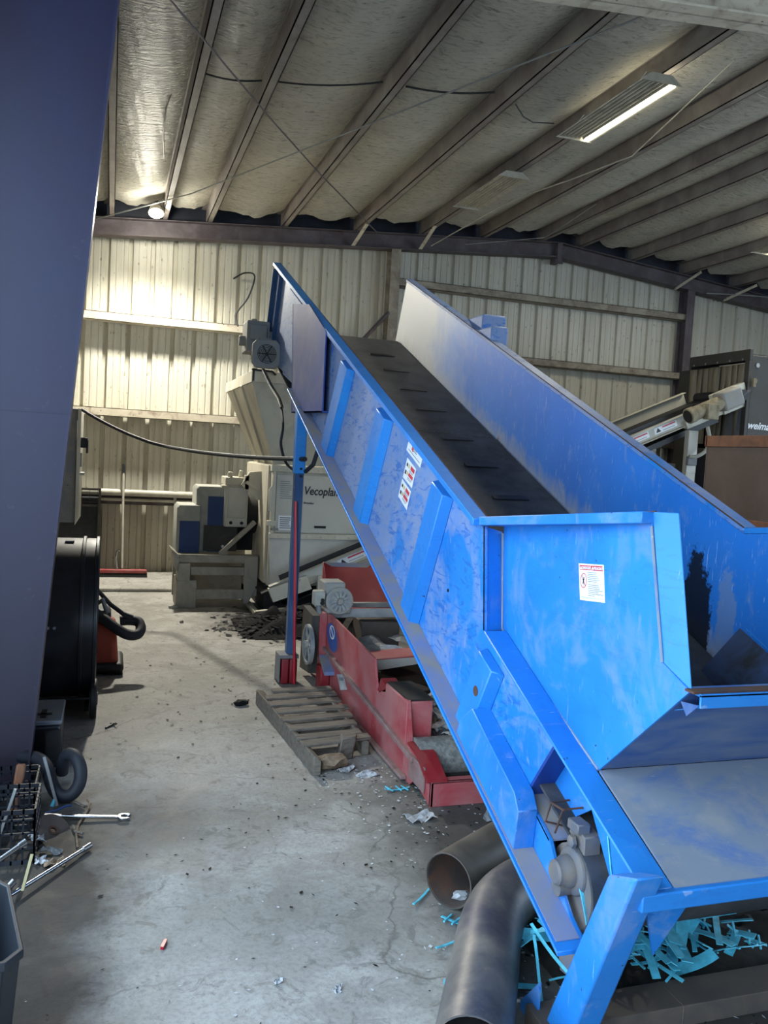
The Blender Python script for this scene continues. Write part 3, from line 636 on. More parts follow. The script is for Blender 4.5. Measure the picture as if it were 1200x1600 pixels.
# ---- belt: a closed loop round two pulleys
r0 = .14; ct, ch = Vector((0, 2.43, .48)), Vector((0, 8.50, 2.955)); pts = []
d = (ch - ct).normalized(); nn = Vector((0, -d.z, d.y))
for i in range(13): a = math.pi * i / 12; pts.append(ch + (nn * math.cos(a) + d * math.sin(a)) * (r0 + .012))
for i in range(13): a = math.pi * i / 12; pts.append(ct - (nn * math.cos(a) + d * math.sin(a)) * (r0 + .012))
N = len(pts); c0 = (ch + ct) / 2
def off(p, k):
    cc = ch if (p - ch).length < (p - ct).length else ct; return cc + (p - cc) * ((r0 + .012 + k) / (r0 + .012))
m = MB(); xs = (XN+.03, XF-.02)
vs = [(x, p.y, p.z) for x in xs for p in pts] + [(x, off(p,-.012).y, off(p,-.012).z) for x in xs for p in pts]
fs = []
for i in range(N):
    j = (i+1) % N; fs += [(i, j, N+j, N+i), (2*N+i, 3*N+i, 3*N+j, 2*N+j), (i, 2*N+i, 2*N+j, j), (N+i, N+j, 3*N+j, 3*N+i)]
m.add(vs, fs); belt = m.build('belt', M['belt'], bc)
for cc in (ct, ch):
    m = MB(); m.cyl((XN+.04,cc.y,cc.z), (XF-.03,cc.y,cc.z), r0-.002, n=26); m.cyl((XN-.02,cc.y,cc.z), (XF+.05,cc.y,cc.z), .03, n=12); m.build('pulley', M['cast'], bc)
ztop = lambda y: ct.z + (y - ct.y) * d.z / d.y + (r0 + .012) / d.y * 1.0
for y in (7.9, 7.44, 6.95, 6.48, 5.90, 5.44, 4.96, 4.48, 4.0, 3.5):
    for xx in (2.35,):
        m = MB(); z = ztop(y); m.bar((xx,y,z+.004), (xx+.235,y+.012,z+.004), .028, .016, nn); m.bar((xx-.01,y-.03,z+.001), (xx+.245,y-.018,z+.001), .05, .004, nn); m.build('cleat', M['rubber'], belt, bevel=.004)
m = MB(); y = 6.05; z = ztop(y)
for k in range(46):
    u = XN + .05 + k * (XF - XN - .1) / 45; yy = y - .05 * (u - XN) + rnd.uniform(-.012, .012)
    m.bar((u-.008, yy, ztop(yy)+.002), (u+.010, yy+rnd.uniform(-.008,.008), ztop(yy)+.002), .012, .004, nn)
m.build('belt_lacing', M['seam'], belt)
# ---- head: guard plate, end flanges, drive motor
m = MB(); gq = [(7.21,3.15),(6.58,3.05),(5.98,2.77),(5.97,2.19),(7.05,2.22)]; m.yz(gq, XN-.06, XN-.05); m.yz([(7.21,3.15),(7.05,2.22),(7.06,2.22),(7.22,3.15)], XN-.062, XN); m.yz([(5.97,2.19),(7.05,2.22),(7.05,2.23),(5.97,2.2)], XN-.06, XN); m.build('head_guard', M['blue_post2'], bc)
for w, yy in ((.05, 0), (.04, -.28)):
    m = MB(); a, b = Vector((XN, 8.335+yy, 3.66+yy*.41)), Vector((XN, 8.6+yy, 3.05+yy*.41)); m.bar(a-Vector((w/2,0,0)), b-Vector((w/2,0,0)), w, .008, d); m.build('end_flange', M['blue_post'], bc)
m = MB(); m.yz([(7.6,3.35),(7.0,3.105),(7.15,2.45),(7.75,2.6)], XN-.02, XN); m.build('scraper_plate', M['blue_dusty'], bc)
gm = MB(); gm.box(1.22, 1.44, 8.3, 8.62, 2.84, 3.14); gm.cyl((1.33,8.46,2.99), (1.5,8.46,2.98), .09, n=20); gm.box(1.25, 1.41, 8.25, 8.3, 2.95, 3.10)
gm.cyl((1.24,8.42,2.95), (1.16,8.42,2.95), .05, n=14); gm.cyl((1.3,8.4,3.14),(1.3,8.4,3.17),.03,n=8)
gear = gm.build('gearbox', M['motor'], bc, bevel=.012, seg=2)
mm = MB(); c = (1.375, 8.1, 2.80)
mm.lathe(c, (0,-1,0), [(.10,-.2),(.112,-.18),(.112,.0)], 24)
for k in range(20):
    a = 2*math.pi*k/20; ca, sa = math.cos(a), math.sin(a); mm.bar((c[0]+ca*.105,c[1]+.17,c[2]+sa*.105), (c[0]+ca*.105,c[1]+.01,c[2]+sa*.105), .006, .04, (ca,0,sa))
mm.box(1.32, 1.43, 8.12, 8.26, 2.9, 2.96)
mo = mm.build('drive_motor', M['motor'], bc)
m = MB(); m.prism([(c[0]+x, 8.1, c[2]+z) for x, z in ((-.135,-.09),(-.09,-.135),(.09,-.135),(.135,-.09),(.135,.09),(.09,.135),(-.09,.135),(-.135,.09))], (0,-.07,0)); m.build('fan_cover', M['motor'], mo, bevel=.015, seg=2)
m = MB()
for k in range(6): m.pipe((c[0],8.031,c[2]), (c[0],8.024,c[2]), .02 + .014*k, .005, 22)
for k in range(3): a = math.pi*k/3; m.bar((c[0]+.09*math.cos(a),8.027,c[2]+.09*math.sin(a)), (c[0]-.09*math.cos(a),8.027,c[2]-.09*math.sin(a)), .008, .006, (0,1,0))
m.build('fan_grille', M['rubber'], mo)
m = MB(); m.sweep([(1.38,8.2,2.66),(1.40,7.9,2.50),(1.43,7.6,2.36),(1.44,7.5,2.28)], .018, 8); m.build('torque_arm', M['chrome'], bc)
m = MB(); m.sweep(crom([(1.44,7.5,2.26),(1.41,7.25,2.1),(1.39,7.2,1.95),(1.42,7.1,1.8),(1.46,6.95,1.74)]), .012, 8); m.sweep([(1.5,6.68,1.74),(1.53,6.55,1.80),(1.56,6.50,1.95)], .018, 8); m.build('motor_cable', M['hose'], bc)
# far side motor guard block
m = MB(); m.box(XF+.06, XF+.28, 6.5, 6.95, 2.86, 3.12); m.box(XF+.01, XF+.16, 6.2, 6.6, 2.80, 2.98); m.build('guard_block', M['blue_dusty'], bc, bevel=.02, seg=2)
# ---- legs
m = MB(); m.hexa([(1.43,2.07,.71),(1.43,1.935,.765),(1.53,1.935,.765),(1.53,2.07,.71)], [(1.43,2.375,.03),(1.43,2.235,.03),(1.53,2.235,.03),(1.53,2.375,.03)]); leg = m.build('leg', M['blue'], bc, bevel=.01, seg=2)
m = MB(); m.hexa([(XF-.03,2.07,.71),(XF-.03,1.935,.765),(XF+.07,1.935,.765),(XF+.07,2.07,.71)], [(XF-.03,2.375,.03),(XF-.03,2.235,.03),(XF+.07,2.235,.03),(XF+.07,2.375,.03)]); m.build('leg', M['blue'], bc, bevel=.01, seg=2)
m = MB(); m.box(1.40, XF+.1, 2.30, 2.44, .0, .075); m.box(1.93, 1.937, 2.298, 2.442, 0, .0765); m.build('base_tube', M['tube'], bc, bevel=.012, seg=2)
m = MB(); m.prism([(1.425,2.40,.0),(1.425,2.40,.17),(1.425,2.52,.03),(1.425,2.52,0)], (.008,0,0)); m.prism([(1.532,2.02,.64),(1.70,2.02,.64),(1.62,2.08,.43)], (0,.008,0)); m.prism([(1.53,2.20,.40),(1.60,2.24,.40),(1.55,2.33,.08),(1.53,2.33,.08)], (0,.008,0)); m.build('gusset', M['blue_dusty'], bc)
# support post under the head
PXC, PYC = 1.455, 6.74
m = MB(); m.box(PXC-.04, PXC+.045, PYC-.05, PYC+.05, 1.72, 2.26); m.build('post_sleeve', M['blue_clean'], bc, bevel=.006)
m = MB(); m.box(PXC-.033, PXC+.038, PYC-.042, PYC+.042, .24, 1.9); post = m.build('support_post', M['blue_post'], bc, bevel=.006)
for z in (1.84, 1.76, 1.70):
    m = MB(); m.lathe((PXC+.01, PYC-.05, z), (0,-1,0), [(.018 if z > 1.8 else .011,0),(.016 if z > 1.8 else .01,.008),(.008,.012)], 10); m.build('bolt', M['galv'] if z > 1.8 else M['dark'], post)
m = MB(); m.box(PXC-.10, PXC+.06, PYC-.09, PYC+.09, .215, .245); m.box(PXC-.10, PXC-.09, PYC-.09, PYC+.09, .02, .22); m.box(PXC-.10, PXC+.06, PYC+.08, PYC+.09, 0, .22); m.build('foot_bracket', M['grey'], bc, bevel=.004)
for x0 in (PXC-.078, PXC-.010):
    m = MB(); m.box(x0, x0+.062, PYC-.085, PYC+.06, .005, .213); m.build('foot_block', M['red_deep'], bc, bevel=.012, seg=2)
# far leg of the head (mirror)
m = MB(); m.box(XF+.0, XF+.08, PYC-.05, PYC+.05, 0, 2.3); m.build('support_post', M['blue_post'], bc, bevel=.006)
# ---- stickers
lx = XN + .0992
lab = MB(); Q = [(lx,2.627,1.558),(lx,2.468,1.5745),(lx,2.444,1.449),(lx,2.601,1.431)]
lab.prism(Q, (-.0012,0,0)); lo = lab.build('warning_sticker', M['white'], bc); lo['label'] = 'white danger sticker with a red header on the hopper'
o0 = Vector((lx-.0016, 2.627, 1.558)); ux = Vector((0,-.159,.0165)); uy = Vector((0,-.026,-.127))    # ux to the right, uy downwards
def lp(u, v, dx=0): p = o0 + ux*u + uy*v; return Vector((p.x-dx, p.y, p.z))
def bars(name, items, mat, par, dx=0):
    m = MB()
    for u0, v0, u1, v1 in items: m.prism([lp(u0,v0,dx), lp(u1,v0,dx), lp(u1,v1,dx), lp(u0,v1,dx)], (-.0004,0,0))
    return m.build(name, mat, par, smooth=False)
bars('header', [(.04,.04,.485,.17),(.50,.04,.96,.17)], M['print_red'], lo)
Fm = lambda u, v: frame(lp(u, v, .0012), ux, -uy)
text('header_text', '\u25b2DANGER \u25b2PELIGRO', M['white'], lo, Fm(.06,.145), .0142, bold=.0002)
bars('printed_lines', [(.36,.22+.048*i,.36+w,.235+.048*i) for i, w in enumerate((.36,.34,.40,.44,.48,.36))] + [(.36,.505,.94,.51)] + [(.36,.55+.048*i,.36+w,.567+.048*i) for i, w in enumerate((.42,.44,.46,.56,.40,.58,.25))] + [(.04,.90,.94,.906),(.04,.92,.66,.926)], M['print_grey'], lo)
m = MB(); rc = lp(.185, .46, .0006); n_ = 30; vs = []
for k in range(n_):
    a = 2*math.pi*k/n_
    for r in (.021, .0185): p = rc + Vector((0, -r*math.cos(a)*1.0, r*math.sin(a)*1.25)); vs.append(p)
m.add(vs, [(2*k, 2*((k+1)%n_), 2*((k+1)%n_)+1, 2*k+1) for k in range(n_)]); m.bar(rc+Vector((0,.0135,.017)), rc+Vector((0,-.0135,-.017)), .0025, .0004, (1,0,0)); m.build('prohibition_ring', M['print_red'], lo, smooth=False)
m = MB(); m.lathe(rc+Vector((-.0004,-.001,.010)), (1,0,0), [(.0028,0),(.0028,.0003)], 8); m.bar(rc+Vector((-.0004,0,.007)), rc+Vector((-.0004,0,-.003)), .005, .0004, (1,0,0)); m.bar(rc+Vector((-.0004,0,-.002)), rc+Vector((-.0004,-.004,-.013)), .002, .0004, (1,0,0)); m.bar(rc+Vector((-.0004,0,-.002)), rc+Vector((-.0004,.004,-.012)), .002, .0004, (1,0,0)); m.bar(rc+Vector((-.0004,.006,.002)), rc+Vector((-.0004,-.006,.004)), .0018, .0004, (1,0,0)); m.build('pictogram', M['print'], lo, smooth=False)
# three stickers on the inclined panel
sx = XN - .0012
def sticker(Q, label, kind):
    m = MB(); m.prism([(sx,y,z) for y,z in Q], (-.001,0,0)); o = m.build('warning_sticker', M['white'], bc); o['label'] = label
    a, b, c_, d_ = [Vector((sx-.0014,y,z)) for y,z in Q]      # TL, TR, BR, BL
    q = lambda u, v: (a.lerp(b,u)).lerp(d_.lerp(c_,u), v)
    def bb(name, items, mat):
        m = MB()
        for u0,v0,u1,v1 in items: m.prism([q(u0,v0),q(u1,v0),q(u1,v1),q(u0,v1)], (-.0004,0,0))
        m.build(name, mat, o, smooth=False)
    if kind == 0:
        bb('logo_mark', [(.30,.22,.36,.55),(.36,.30,.42,.62)], M['print_red']); bb('printed_lines', [(.44,.28,.62,.36),(.44,.42,.66,.5),(.12,.72,.92,.78)], M['print_grey'])
    else:
        bb('header', [(.52,.12,.92,.32),(.45,.50,.90,.68)], M['print_red']); bb('warning_mark', [(.30,.15,.42,.34),(.28,.52,.40,.70)], M['yellow']); bb('pictogram', [(.10,.18,.24,.34),(.08,.55,.22,.74)], M['print']); bb('printed_lines', [(.45,.37,.85,.40),(.45,.43,.82,.46),(.42,.74,.84,.77),(.42,.81,.80,.84)], M['print_grey'])
sticker([(4.223,2.0),(3.998,1.919),(4.033,1.85),(4.258,1.94)], 'small white maker plate below the rim', 0)
sticker([(4.236,1.899),(4.090,1.842),(4.139,1.741),(4.29,1.793)], 'upper white and red warning sticker on the incline', 1)
sticker([(4.299,1.784),(4.15,1.723),(4.199,1.622),(4.348,1.686)], 'lower white and red warning sticker on the incline', 1)
m = MB(); m.lathe((XN-.001,3.57,1.30), (-1,0,0), [(.008,0),(.008,.003)], 10); m.build('bolt', M['dark'], bc)

# thin red rod leaning on the post
wire('red_rod', [(1.475,6.60,.02), (1.425,6.655,1.50)], .012, M['red_plastic'], 'thin red rod leaning on the blue support post', 'rod', n=10)
# ================================================================= CREAM SHREDDER
sh = thing('shredder', 'tall cream industrial shredder with a flared hopper and dark lettering', 'shredder', (2.3, 10.3, 0))
X0, X1, YF, YB = 1.77, 3.45, 9.6, 11.3
m = MB(); m.box(X0, X1, YF+.03, YB, .33, 1.66); m.build('body', M['cream'], sh, bevel=.006)
m = MB(); m.box(X0-.01, X1+.02, YF-.02, YB, 1.655, 1.73)
for k in range(14): m.cyl((X0+.06+.12*k, YF-.02, 1.69), (X0+.06+.12*k, YF-.035, 1.69), .011, n=6)
m.build('top_flange', M['cream'], sh, bevel=.004)
m = MB(); m.box(X0+.0, X0+.05, YF, YF+.03, .93, 1.655)
m.sweep([(X0+.02,YF-.012,1.66),(X0+.02,YF-.012,1.50),(X0-.02,YF-.012,1.44),(X0-.015,YF-.012,1.20)], .016, 8); m.build('door_frame', M['cream'], sh, bevel=.003)
m = MB(); m.box(X0+.055, X1-.2, YF, YF+.03, .955, 1.625); dr = m.build('front_door', M['cream_clean'], sh, bevel=.006, seg=2)
m = MB(); m.box(2.292, 2.432, YF-.004, YF+.002, 1.015, 1.043); m.build('door_slot', M['dark'], dr)
m = MB(); m.box(X0-.04, X0+.06, YF-.03, YF+.01, 1.03, 1.09); m.build('latch', M['cream'], dr, bevel=.004)
m = MB(); m.box(X0+.01, X0+.10, YF-.006, YF, .975, 1.005); m.build('latch', M['grey'], dr, bevel=.008)
m = MB(); m.box(X0-.01, X1, YF-.02, YF+.03, .885, .945)
for k in range(10): m.cyl((X0+.1+.17*k, YF-.02, .915), (X0+.1+.17*k, YF-.03, .915), .012, n=6)
m.build('body_rail', M['cream'], sh, bevel=.003)
m = MB(); m.prism([(X0+.0,YF,.885),(X1-.1,YF,.885),(X1-.3,YF,.80),(X0+.03,YF,.33)], (0,.03,0))
for p in ((.10,.47),(.13,.47),(.12,.44),(.95,.70)): m.cyl((X0+p[0],YF,p[1]), (X0+p[0],YF-.004,p[1]), .007, n=6)
m.build('lower_panel', M['cream_clean'], sh, bevel=.003)
txm = lambda x, z: frame((x, YF-.002, z), (1,0,-.012), (0,0,1))
text('lettering', 'Vecoplan', M['print'], dr, txm(2.145, 1.405) @ Matrix.Diagonal((.82,1,1,1)), .135, shear=.18, bold=.003)
text('lettering', 'Shredder', M['print'], dr, txm(2.15, 1.295), .034, shear=.1, bold=.0008)
for (x0, x1, z0, z1, n_, mt) in ((1.855, 2.03, 1.33, 1.57, 9, 'print_grey'), (1.865, 2.03, .985, 1.15, 6, 'print')):
    m = MB(); m.box(x0, x1, YF-.002, YF, z0, z1); pl = m.build('notice_plate', M['cream_clean'] if n_ == 9 else M['white'], dr)
    m = MB()
    for k in range(n_):
        z = z1 - (z1-z0)*(k+1)/(n_+1); m.box(x0+.015, x1-.015-rnd.uniform(0,.04), YF-.0035, YF-.002, z-.005, z+.004)
    m.build('printed_lines', M[mt], pl)
# flared hopper
ht, hb = 2.62, 1.735
Tq = [(1.42,9.08,ht),(3.3,9.08,ht),(3.3,11.2,ht),(1.42,11.2,ht)]; Bq = [(1.79,9.62,hb),(3.35,9.62,hb),(3.35,11.0,hb),(1.79,11.0,hb)]
m = MB(); ti = [(x+(.02 if x<2 else -.02), y+(.02 if y<10 else -.02), z) for x,y,z in Tq]; bi = [(x+(.02 if x<2 else -.02), y+(.02 if y<10 else -.02), z) for x,y,z in Bq]
m.add(Tq+Bq+ti+bi, [(i,(i+1)%4,4+(i+1)%4,4+i) for i in range(4)]+[(8+i,12+i,12+(i+1)%4,8+(i+1)%4) for i in range(4)]+[(i,8+i,8+(i+1)%4,(i+1)%4) for i in range(4)]+[(4+i,4+(i+1)%4,12+(i+1)%4,12+i) for i in range(4)])
hp = m.build('hopper', M['cream'], sh)
m = MB()
for a, b in ((0,1),(1,2),(2,3),(3,0)):
    p, q = Vector(Tq[a]), Vector(Tq[b]); m.bar(p+Vector((0,0,.05)), q+Vector((0,0,.05)), .03, .12)
m.build('hopper_rim', M['cream'], hp, bevel=.004)
m = MB()
for u in (.35, .7):
    p = Vector(Tq[0]).lerp(Vector(Tq[3]), u); q = Vector(Bq[0]).lerp(Vector(Bq[3]), u); m.bar(p, q, .03, .05, (-1,0,0))
m.bar(Vector(Tq[0])+Vector((-.004,0,0)), Vector(Bq[0])+Vector((-.004,0,0)), .03, .012, (-1,0,0)); m.build('hopper_seam', M['cream'], hp)
m = MB(); m.sweep([(1.40,9.06,2.74),(1.62,9.06,2.735),(1.66,9.06,2.70)], .012, 6); m.sweep([(1.42,9.06,2.73),(1.42,9.06,2.62)], .012, 6); m.build('rim_gasket', M['rubber'], hp)
# side plate with the shaft housing, gearbox, motors
m = MB(); m.box(X0-.03, X0, YF+.1, YB, .35, 1.72); m.prism([(1.50,10.15,1.46),(1.60,10.15,1.62),(1.77,10.15,1.64),(1.77,10.15,1.30),(1.70,10.15,1.28)], (0,.05,0)); m.build('side_plate', M['cream'], sh, bevel=.003)
m = MB(); m.cyl((1.58,10.5,1.10), (1.86,10.5,1.10), .25, n=26); m.cyl((1.5,10.5,1.10), (1.6,10.5,1.10), .14, n=20); m.build('shaft_housing', M['dark'], sh)
m = MB(); m.box(1.325, 1.60, 10.2, 10.6, .95, 1.43); m.box(1.345, 1.36, 10.185, 10.2, .95, 1.43); m.box(1.575, 1.59, 10.185, 10.2, .95, 1.43); m.prism([(1.335,10.2,.95),(1.6,10.2,.95),(1.59,10.2,1.06),(1.345,10.2,1.06)], (0,-.03,0)); gb = m.build('gear_unit', M['cream_clean'], sh, bevel=.01, seg=2)
m = MB(); m.box(1.32, 1.56, 10.2, 10.6, 1.45, 1.545); m.box(1.35, 1.55, 10.21, 10.58, 1.40, 1.46); m.cyl((1.38,10.25,1.54), (1.38,10.25,1.61), .03, n=10); m.cyl((1.5,10.3,1.54), (1.52,10.3,1.63), .02, n=10); m.box(1.28,1.36,10.18,10.3,1.41,1.45); m.box(1.54,1.6,10.15,10.2,1.40,1.58); m.build('gear_cap', M['cream'], gb, bevel=.008)
for x, z in ((1.40,1.0),(1.53,1.0)):
    m = MB(); m.cyl((x,10.172,z), (x,10.165,z), .02, n=12); m.build('bolt', M['dark'], gb)
m = MB(); m.bar((1.56,10.16,1.50), (1.80,10.16,1.36), .04, .06, (0,1,0)); m.build('gear_arm', M['cream'], gb)
for (x0, x1, z0, z1, y, zc) in ((1.0, 1.33, .62, 1.42, 10.32, 1.30), (.775, 1.05, .61, 1.19, 10.25, 1.0)):
    m = MB(); m.prism([(x0,y,z0),(x1,y,z0),(x1,y,z1),(x0+.03,y,z1),(x0,y,z1-.04)], (0,.55,0)); g = m.build('drive_guard', M['grey_lt'], sh, bevel=.01, seg=2)
    m = MB(); m.box(x0+(.14 if z1>1.3 else .035), x1-.005, y-.006, y, z0+.01, zc); m.build('navy_panel', M['navy'], g, bevel=.003)
m = MB(); m.box(1.30, 1.72, 10.45, 10.55, .64, .98); m.build('motor_base', M['dark'], sh); m = MB(); m.box(1.1, 1.5, 10.3, 10.34, .64, .95); m.build('motor_plate', M['black_metal'], sh)
m = MB(); m.cyl((1.33,10.29,.70),(1.33,10.27,.70),.018,n=10); m.build('indicator', M['white'], sh)
# base frame
m = MB(); m.bar((1.28,10.05,.645), (1.67,10.05,1.03), .05, .075, (0,1,0)); m.bar((1.26,10.03,.64), (1.36,10.03,.66), .03, .05, (0,0,1)); m.build('diagonal_brace', M['frame_grey'], sh, bevel=.004)
m = MB(); m.box(.80, 1.72, 10.0, 10.06, .535, .625); m.box(.80, 1.72, 10.0, 10.12, .615, .63); m.build('frame_beam', M['frame_grey'], sh, bevel=.004)
m = MB(); m.box(.94, 1.68, 10.02, 10.08, .385, .485); m.build('frame_beam', M['frame_grey'], sh, bevel=.004)
m = MB(); m.box(1.0, 1.58, 9.99, 10.05, .105, .22); m.build('frame_beam', M['frame_grey'], sh, bevel=.004)
m = MB(); m.prism([(.70,9.99,.70),(.80,9.99,.62),(.80,9.99,.42),(.76,9.99,.45),(.74,9.99,.62)], (0,.4,0)); m.build('end_plate', M['frame_grey'], sh, bevel=.004)
m = MB(); m.box(.78, 1.01, 9.98, 10.45, .0, .33); m.box(.79, .93, 9.98, 10.3, .32, .53); m.build('foot', M['frame_grey'], sh, bevel=.008)
m = MB(); m.box(1.56, 1.72, 9.98, 10.2, .14, .62); m.prism([(1.56,9.97,.29),(1.72,9.97,.26),(1.62,9.97,.06),(1.56,9.97,.05)], (0,.2,0)); m.build('foot', M['frame_grey'], sh, bevel=.006)
m = MB(); m.box(.80, 1.7, 10.9, 11.0, .0, .60); m.build('frame_beam', M['frame_grey'], sh)
m = MB(); m.box(X0, X1, YF+.15, YB, 0, .34); m.build('plinth', M['dark'], sh)
m = MB(); m.box(.70, .80, 9.95, 10.02, 0, .03); m.build('anchor_lug', M['grey_lt'], sh)
# cable sagging from the cabinet to the shredder
wire('power_cable', sag((-.33,10.4,2.24), (.45,9.9,1.90), .03, 6) + sag((.60,9.8,1.87), (1.48,6.62,1.84), .03, 8), .019, M['hose'], 'thick black cable sagging from the grey cabinet to the blue post', 'cable', n=8)

# ================================================================= CREAM DISCHARGE CONVEYOR
dc = thing('discharge_conveyor', 'long narrow cream conveyor rising from under the shredder to the black hood', 'conveyor', (4.5, 9.9, 0))
P0, P1 = Vector((1.79, 9.5, .285)), Vector((7.95, 9.5, 2.93)); dd = (P1 - P0).normalized(); dn = Vector((-dd.z, 0, dd.x))
def alongc(s, y, n=0): p = P0 + dd * s + dn * n; return Vector((p.x, y, p.z))
L = (P1 - P0).length
m = MB()
m.hexa([alongc(0,9.48,-.085),alongc(0,9.5,-.085),alongc(0,9.5,.075),alongc(0,9.48,.075)], [alongc(L-.1,9.48,-.085),alongc(L-.1,9.5,-.085),alongc(L-.1,9.5,.075),alongc(L-.1,9.48,.075)])
for n_ in (-.085, .07): m.hexa([alongc(0,9.43,n_-.008),alongc(0,9.5,n_-.008),alongc(0,9.5,n_),alongc(0,9.43,n_)], [alongc(L-.1,9.43,n_-.008),alongc(L-.1,9.5,n_-.008),alongc(L-.1,9.5,n_),alongc(L-.1,9.43,n_)])
m.build('side_rail', M['cream_clean'], dc, bevel=.003)
m = MB(); m.hexa([alongc(.15,9.49,.075),alongc(.15,9.50,.075),alongc(.15,9.50,.135),alongc(.15,9.49,.135)], [alongc(L-.6,9.49,.075),alongc(L-.6,9.50,.075),alongc(L-.6,9.50,.135),alongc(L-.6,9.49,.135)]); m.build('rail_gap_shade', M['rubber'], dc)  # dark strip drawn as the shaded gap above the near rail
m = MB(); a, b = 0, L-.12
m.hexa([alongc(a,10.3,-.05),alongc(a,10.33,-.05),alongc(a,10.33,.17),alongc(a,10.3,.17)], [alongc(b,10.3,-.05),alongc(b,10.33,-.05),alongc(b,10.33,.17),alongc(b,10.3,.17)])
m.hexa([alongc(a,10.24,.165),alongc(a,10.33,.165),alongc(a,10.33,.175),alongc(a,10.24,.175)], [alongc(b,10.24,.165),alongc(b,10.33,.165),alongc(b,10.33,.175),alongc(b,10.24,.175)]); m.build('side_rail', M['cream'], dc, bevel=.003)
m = MB(); m.hexa([alongc(-.1,9.51,0),alongc(-.1,10.29,0),alongc(-.1,10.29,.012),alongc(-.1,9.51,.012)], [alongc(L,9.51,0),alongc(L,10.29,0),alongc(L,10.29,.012),alongc(L,9.51,.012)])
m.hexa([alongc(.1,9.56,-.24),alongc(.1,10.26,-.24),alongc(.1,10.26,-.23),alongc(.1,9.56,-.23)], [alongc(L-.25,9.56,-.24),alongc(L-.25,10.26,-.24),alongc(L-.25,10.26,-.16),alongc(L-.25,9.56,-.16)]); m.build('belt', M['rubber'], dc)
m = MB()
for s in [i*.42 for i in range(1, 13)]: m.bar(alongc(s,9.52,-.10), alongc(s,10.28,-.10), .05, .05, dn)
m.build('cross_member', M['cream'], dc)
for k, s in enumerate([.85, 1.45, 2.0, 4.95, 5.4]):      # safety sticker strips: plate, red text bar, triangle
    w = .36; m = MB(); m.prism([alongc(s,9.478,-.045),alongc(s+w,9.478,-.045),alongc(s+w,9.478,.035),alongc(s,9.478,.035)], (0,-.001,0)); st = m.build('warning_sticker', M['white'], dc)
    m = MB(); m.prism([alongc(s+.02,9.4755,-.03),alongc(s+.10,9.4755,-.03),alongc(s+.06,9.4755,.028)], (0,-.001,0)); m.build('warning_mark', M['print'], st)
    m = MB(); m.prism([alongc(s+.13,9.4755,.008),alongc(s+.34,9.4755,.008),alongc(s+.34,9.4755,.026),alongc(s+.13,9.4755,.026)], (0,-.001,0)); m.build('header', M['print_red'], st)
    m = MB(); m.prism([alongc(s+.13,9.4755,-.03),alongc(s+.32,9.4755,-.03),alongc(s+.32,9.4755,-.022),alongc(s+.13,9.4755,-.022)], (0,-.001,0)); m.build('printed_lines', M['print_grey'], st)
# boot at the lower end
m = MB(); m.hexa([alongc(-.02,9.43,-.12),alongc(-.02,9.5,-.12),alongc(-.02,9.5,.05),alongc(-.02,9.43,.05)], [alongc(.45,9.43,-.15),alongc(.45,9.5,-.15),alongc(.45,9.5,.02),alongc(.45,9.43,.02)]); m.build('tail_bracket', M['cream'], dc, bevel=.004)
m = MB(); m.bar((1.62,9.42,.05),(2.5,9.42,.14),.06,.05); m.box(2.32, 2.39, 9.4, 9.46, 0, .48); m.box(1.62, 1.68, 9.4, 10.3, 0, .05); m.build('tail_stand', M['cream'], dc, bevel=.004)
m = MB(); m.box(2.45, 3.0, 9.52, 9.56, .12, .52); m.build('tail_panel', M['navy'], dc)
# head: drive motor, brackets, leg
m = MB(); m.hexa([alongc(L-.85,9.42,-.13),alongc(L-.85,9.5,-.13),alongc(L-.85,9.5,-.03),alongc(L-.85,9.42,-.03)], [alongc(L-.18,9.42,-.13),alongc(L-.18,9.5,-.13),alongc(L-.18,9.5,-.03),alongc(L-.18,9.42,-.03)]); m.build('head_bracket', M['cream'], dc, bevel=.004)
m = MB(); m.hexa([alongc(L-.35,9.4,.02),alongc(L-.35,9.5,.02),alongc(L-.35,9.5,.17),alongc(L-.35,9.4,.17)], [alongc(L+.18,9.4,.02),alongc(L+.18,9.5,.02),alongc(L+.18,9.5,.17),alongc(L+.18,9.4,.17)])
m.hexa([alongc(L-.25,9.4,-.14),alongc(L-.25,9.5,-.14),alongc(L-.25,9.5,-.03),alongc(L-.25,9.4,-.03)], [alongc(L+.22,9.4,-.14),alongc(L+.22,9.5,-.14),alongc(L+.22,9.5,-.03),alongc(L+.22,9.4,-.03)]); m.build('head_bracket', M['cream'], dc, bevel=.004)
m = MB(); a, b = alongc(L-.80,9.28,.06), alongc(L-.36,9.28,.06); m.cyl(a, b, .095, n=20); m.cyl(a-dd*.10, a, .105, n=20); m.box(a.x+.12, a.x+.30, 9.16, 9.26, a.z-.06, a.z+.14); mo = m.build('drive_motor', M['motor_tan'], dc, bevel=.008)
m = MB(); m.cyl(a-dd*.104, a-dd*.1, .085, n=20); m.build('fan_cover', M['dark'], mo)
m = MB(); m.hexa([alongc(L-.38,9.18,-.06),alongc(L-.38,9.4,-.06),alongc(L-.38,9.4,.19),alongc(L-.38,9.18,.19)], [alongc(L-.06,9.18,-.06),alongc(L-.06,9.4,-.06),alongc(L-.06,9.4,.19),alongc(L-.06,9.18,.19)]); m.build('gearbox', M['motor'], dc, bevel=.03, seg=2)
m = MB(); m.cyl(alongc(L+.08,9.35,.02), alongc(L+.08,10.3,.02), .075, n=18); m.build('head_pulley', M['rubber'], dc)
m = MB(); m.sweep([alongc(L-.05,9.37,-.01), alongc(L+.22,9.37,.05)], .022, 8); m.build('take_up_screw', M['primer'], dc)
m = MB(); m.sweep(crom([(7.40,9.26,2.52),(7.45,9.26,2.35),(7.40,9.26,2.20),(7.27,9.27,2.12),(7.18,9.3,2.12)]), .025, 8); m.build('flexible_conduit', M['grey_lt'], dc)
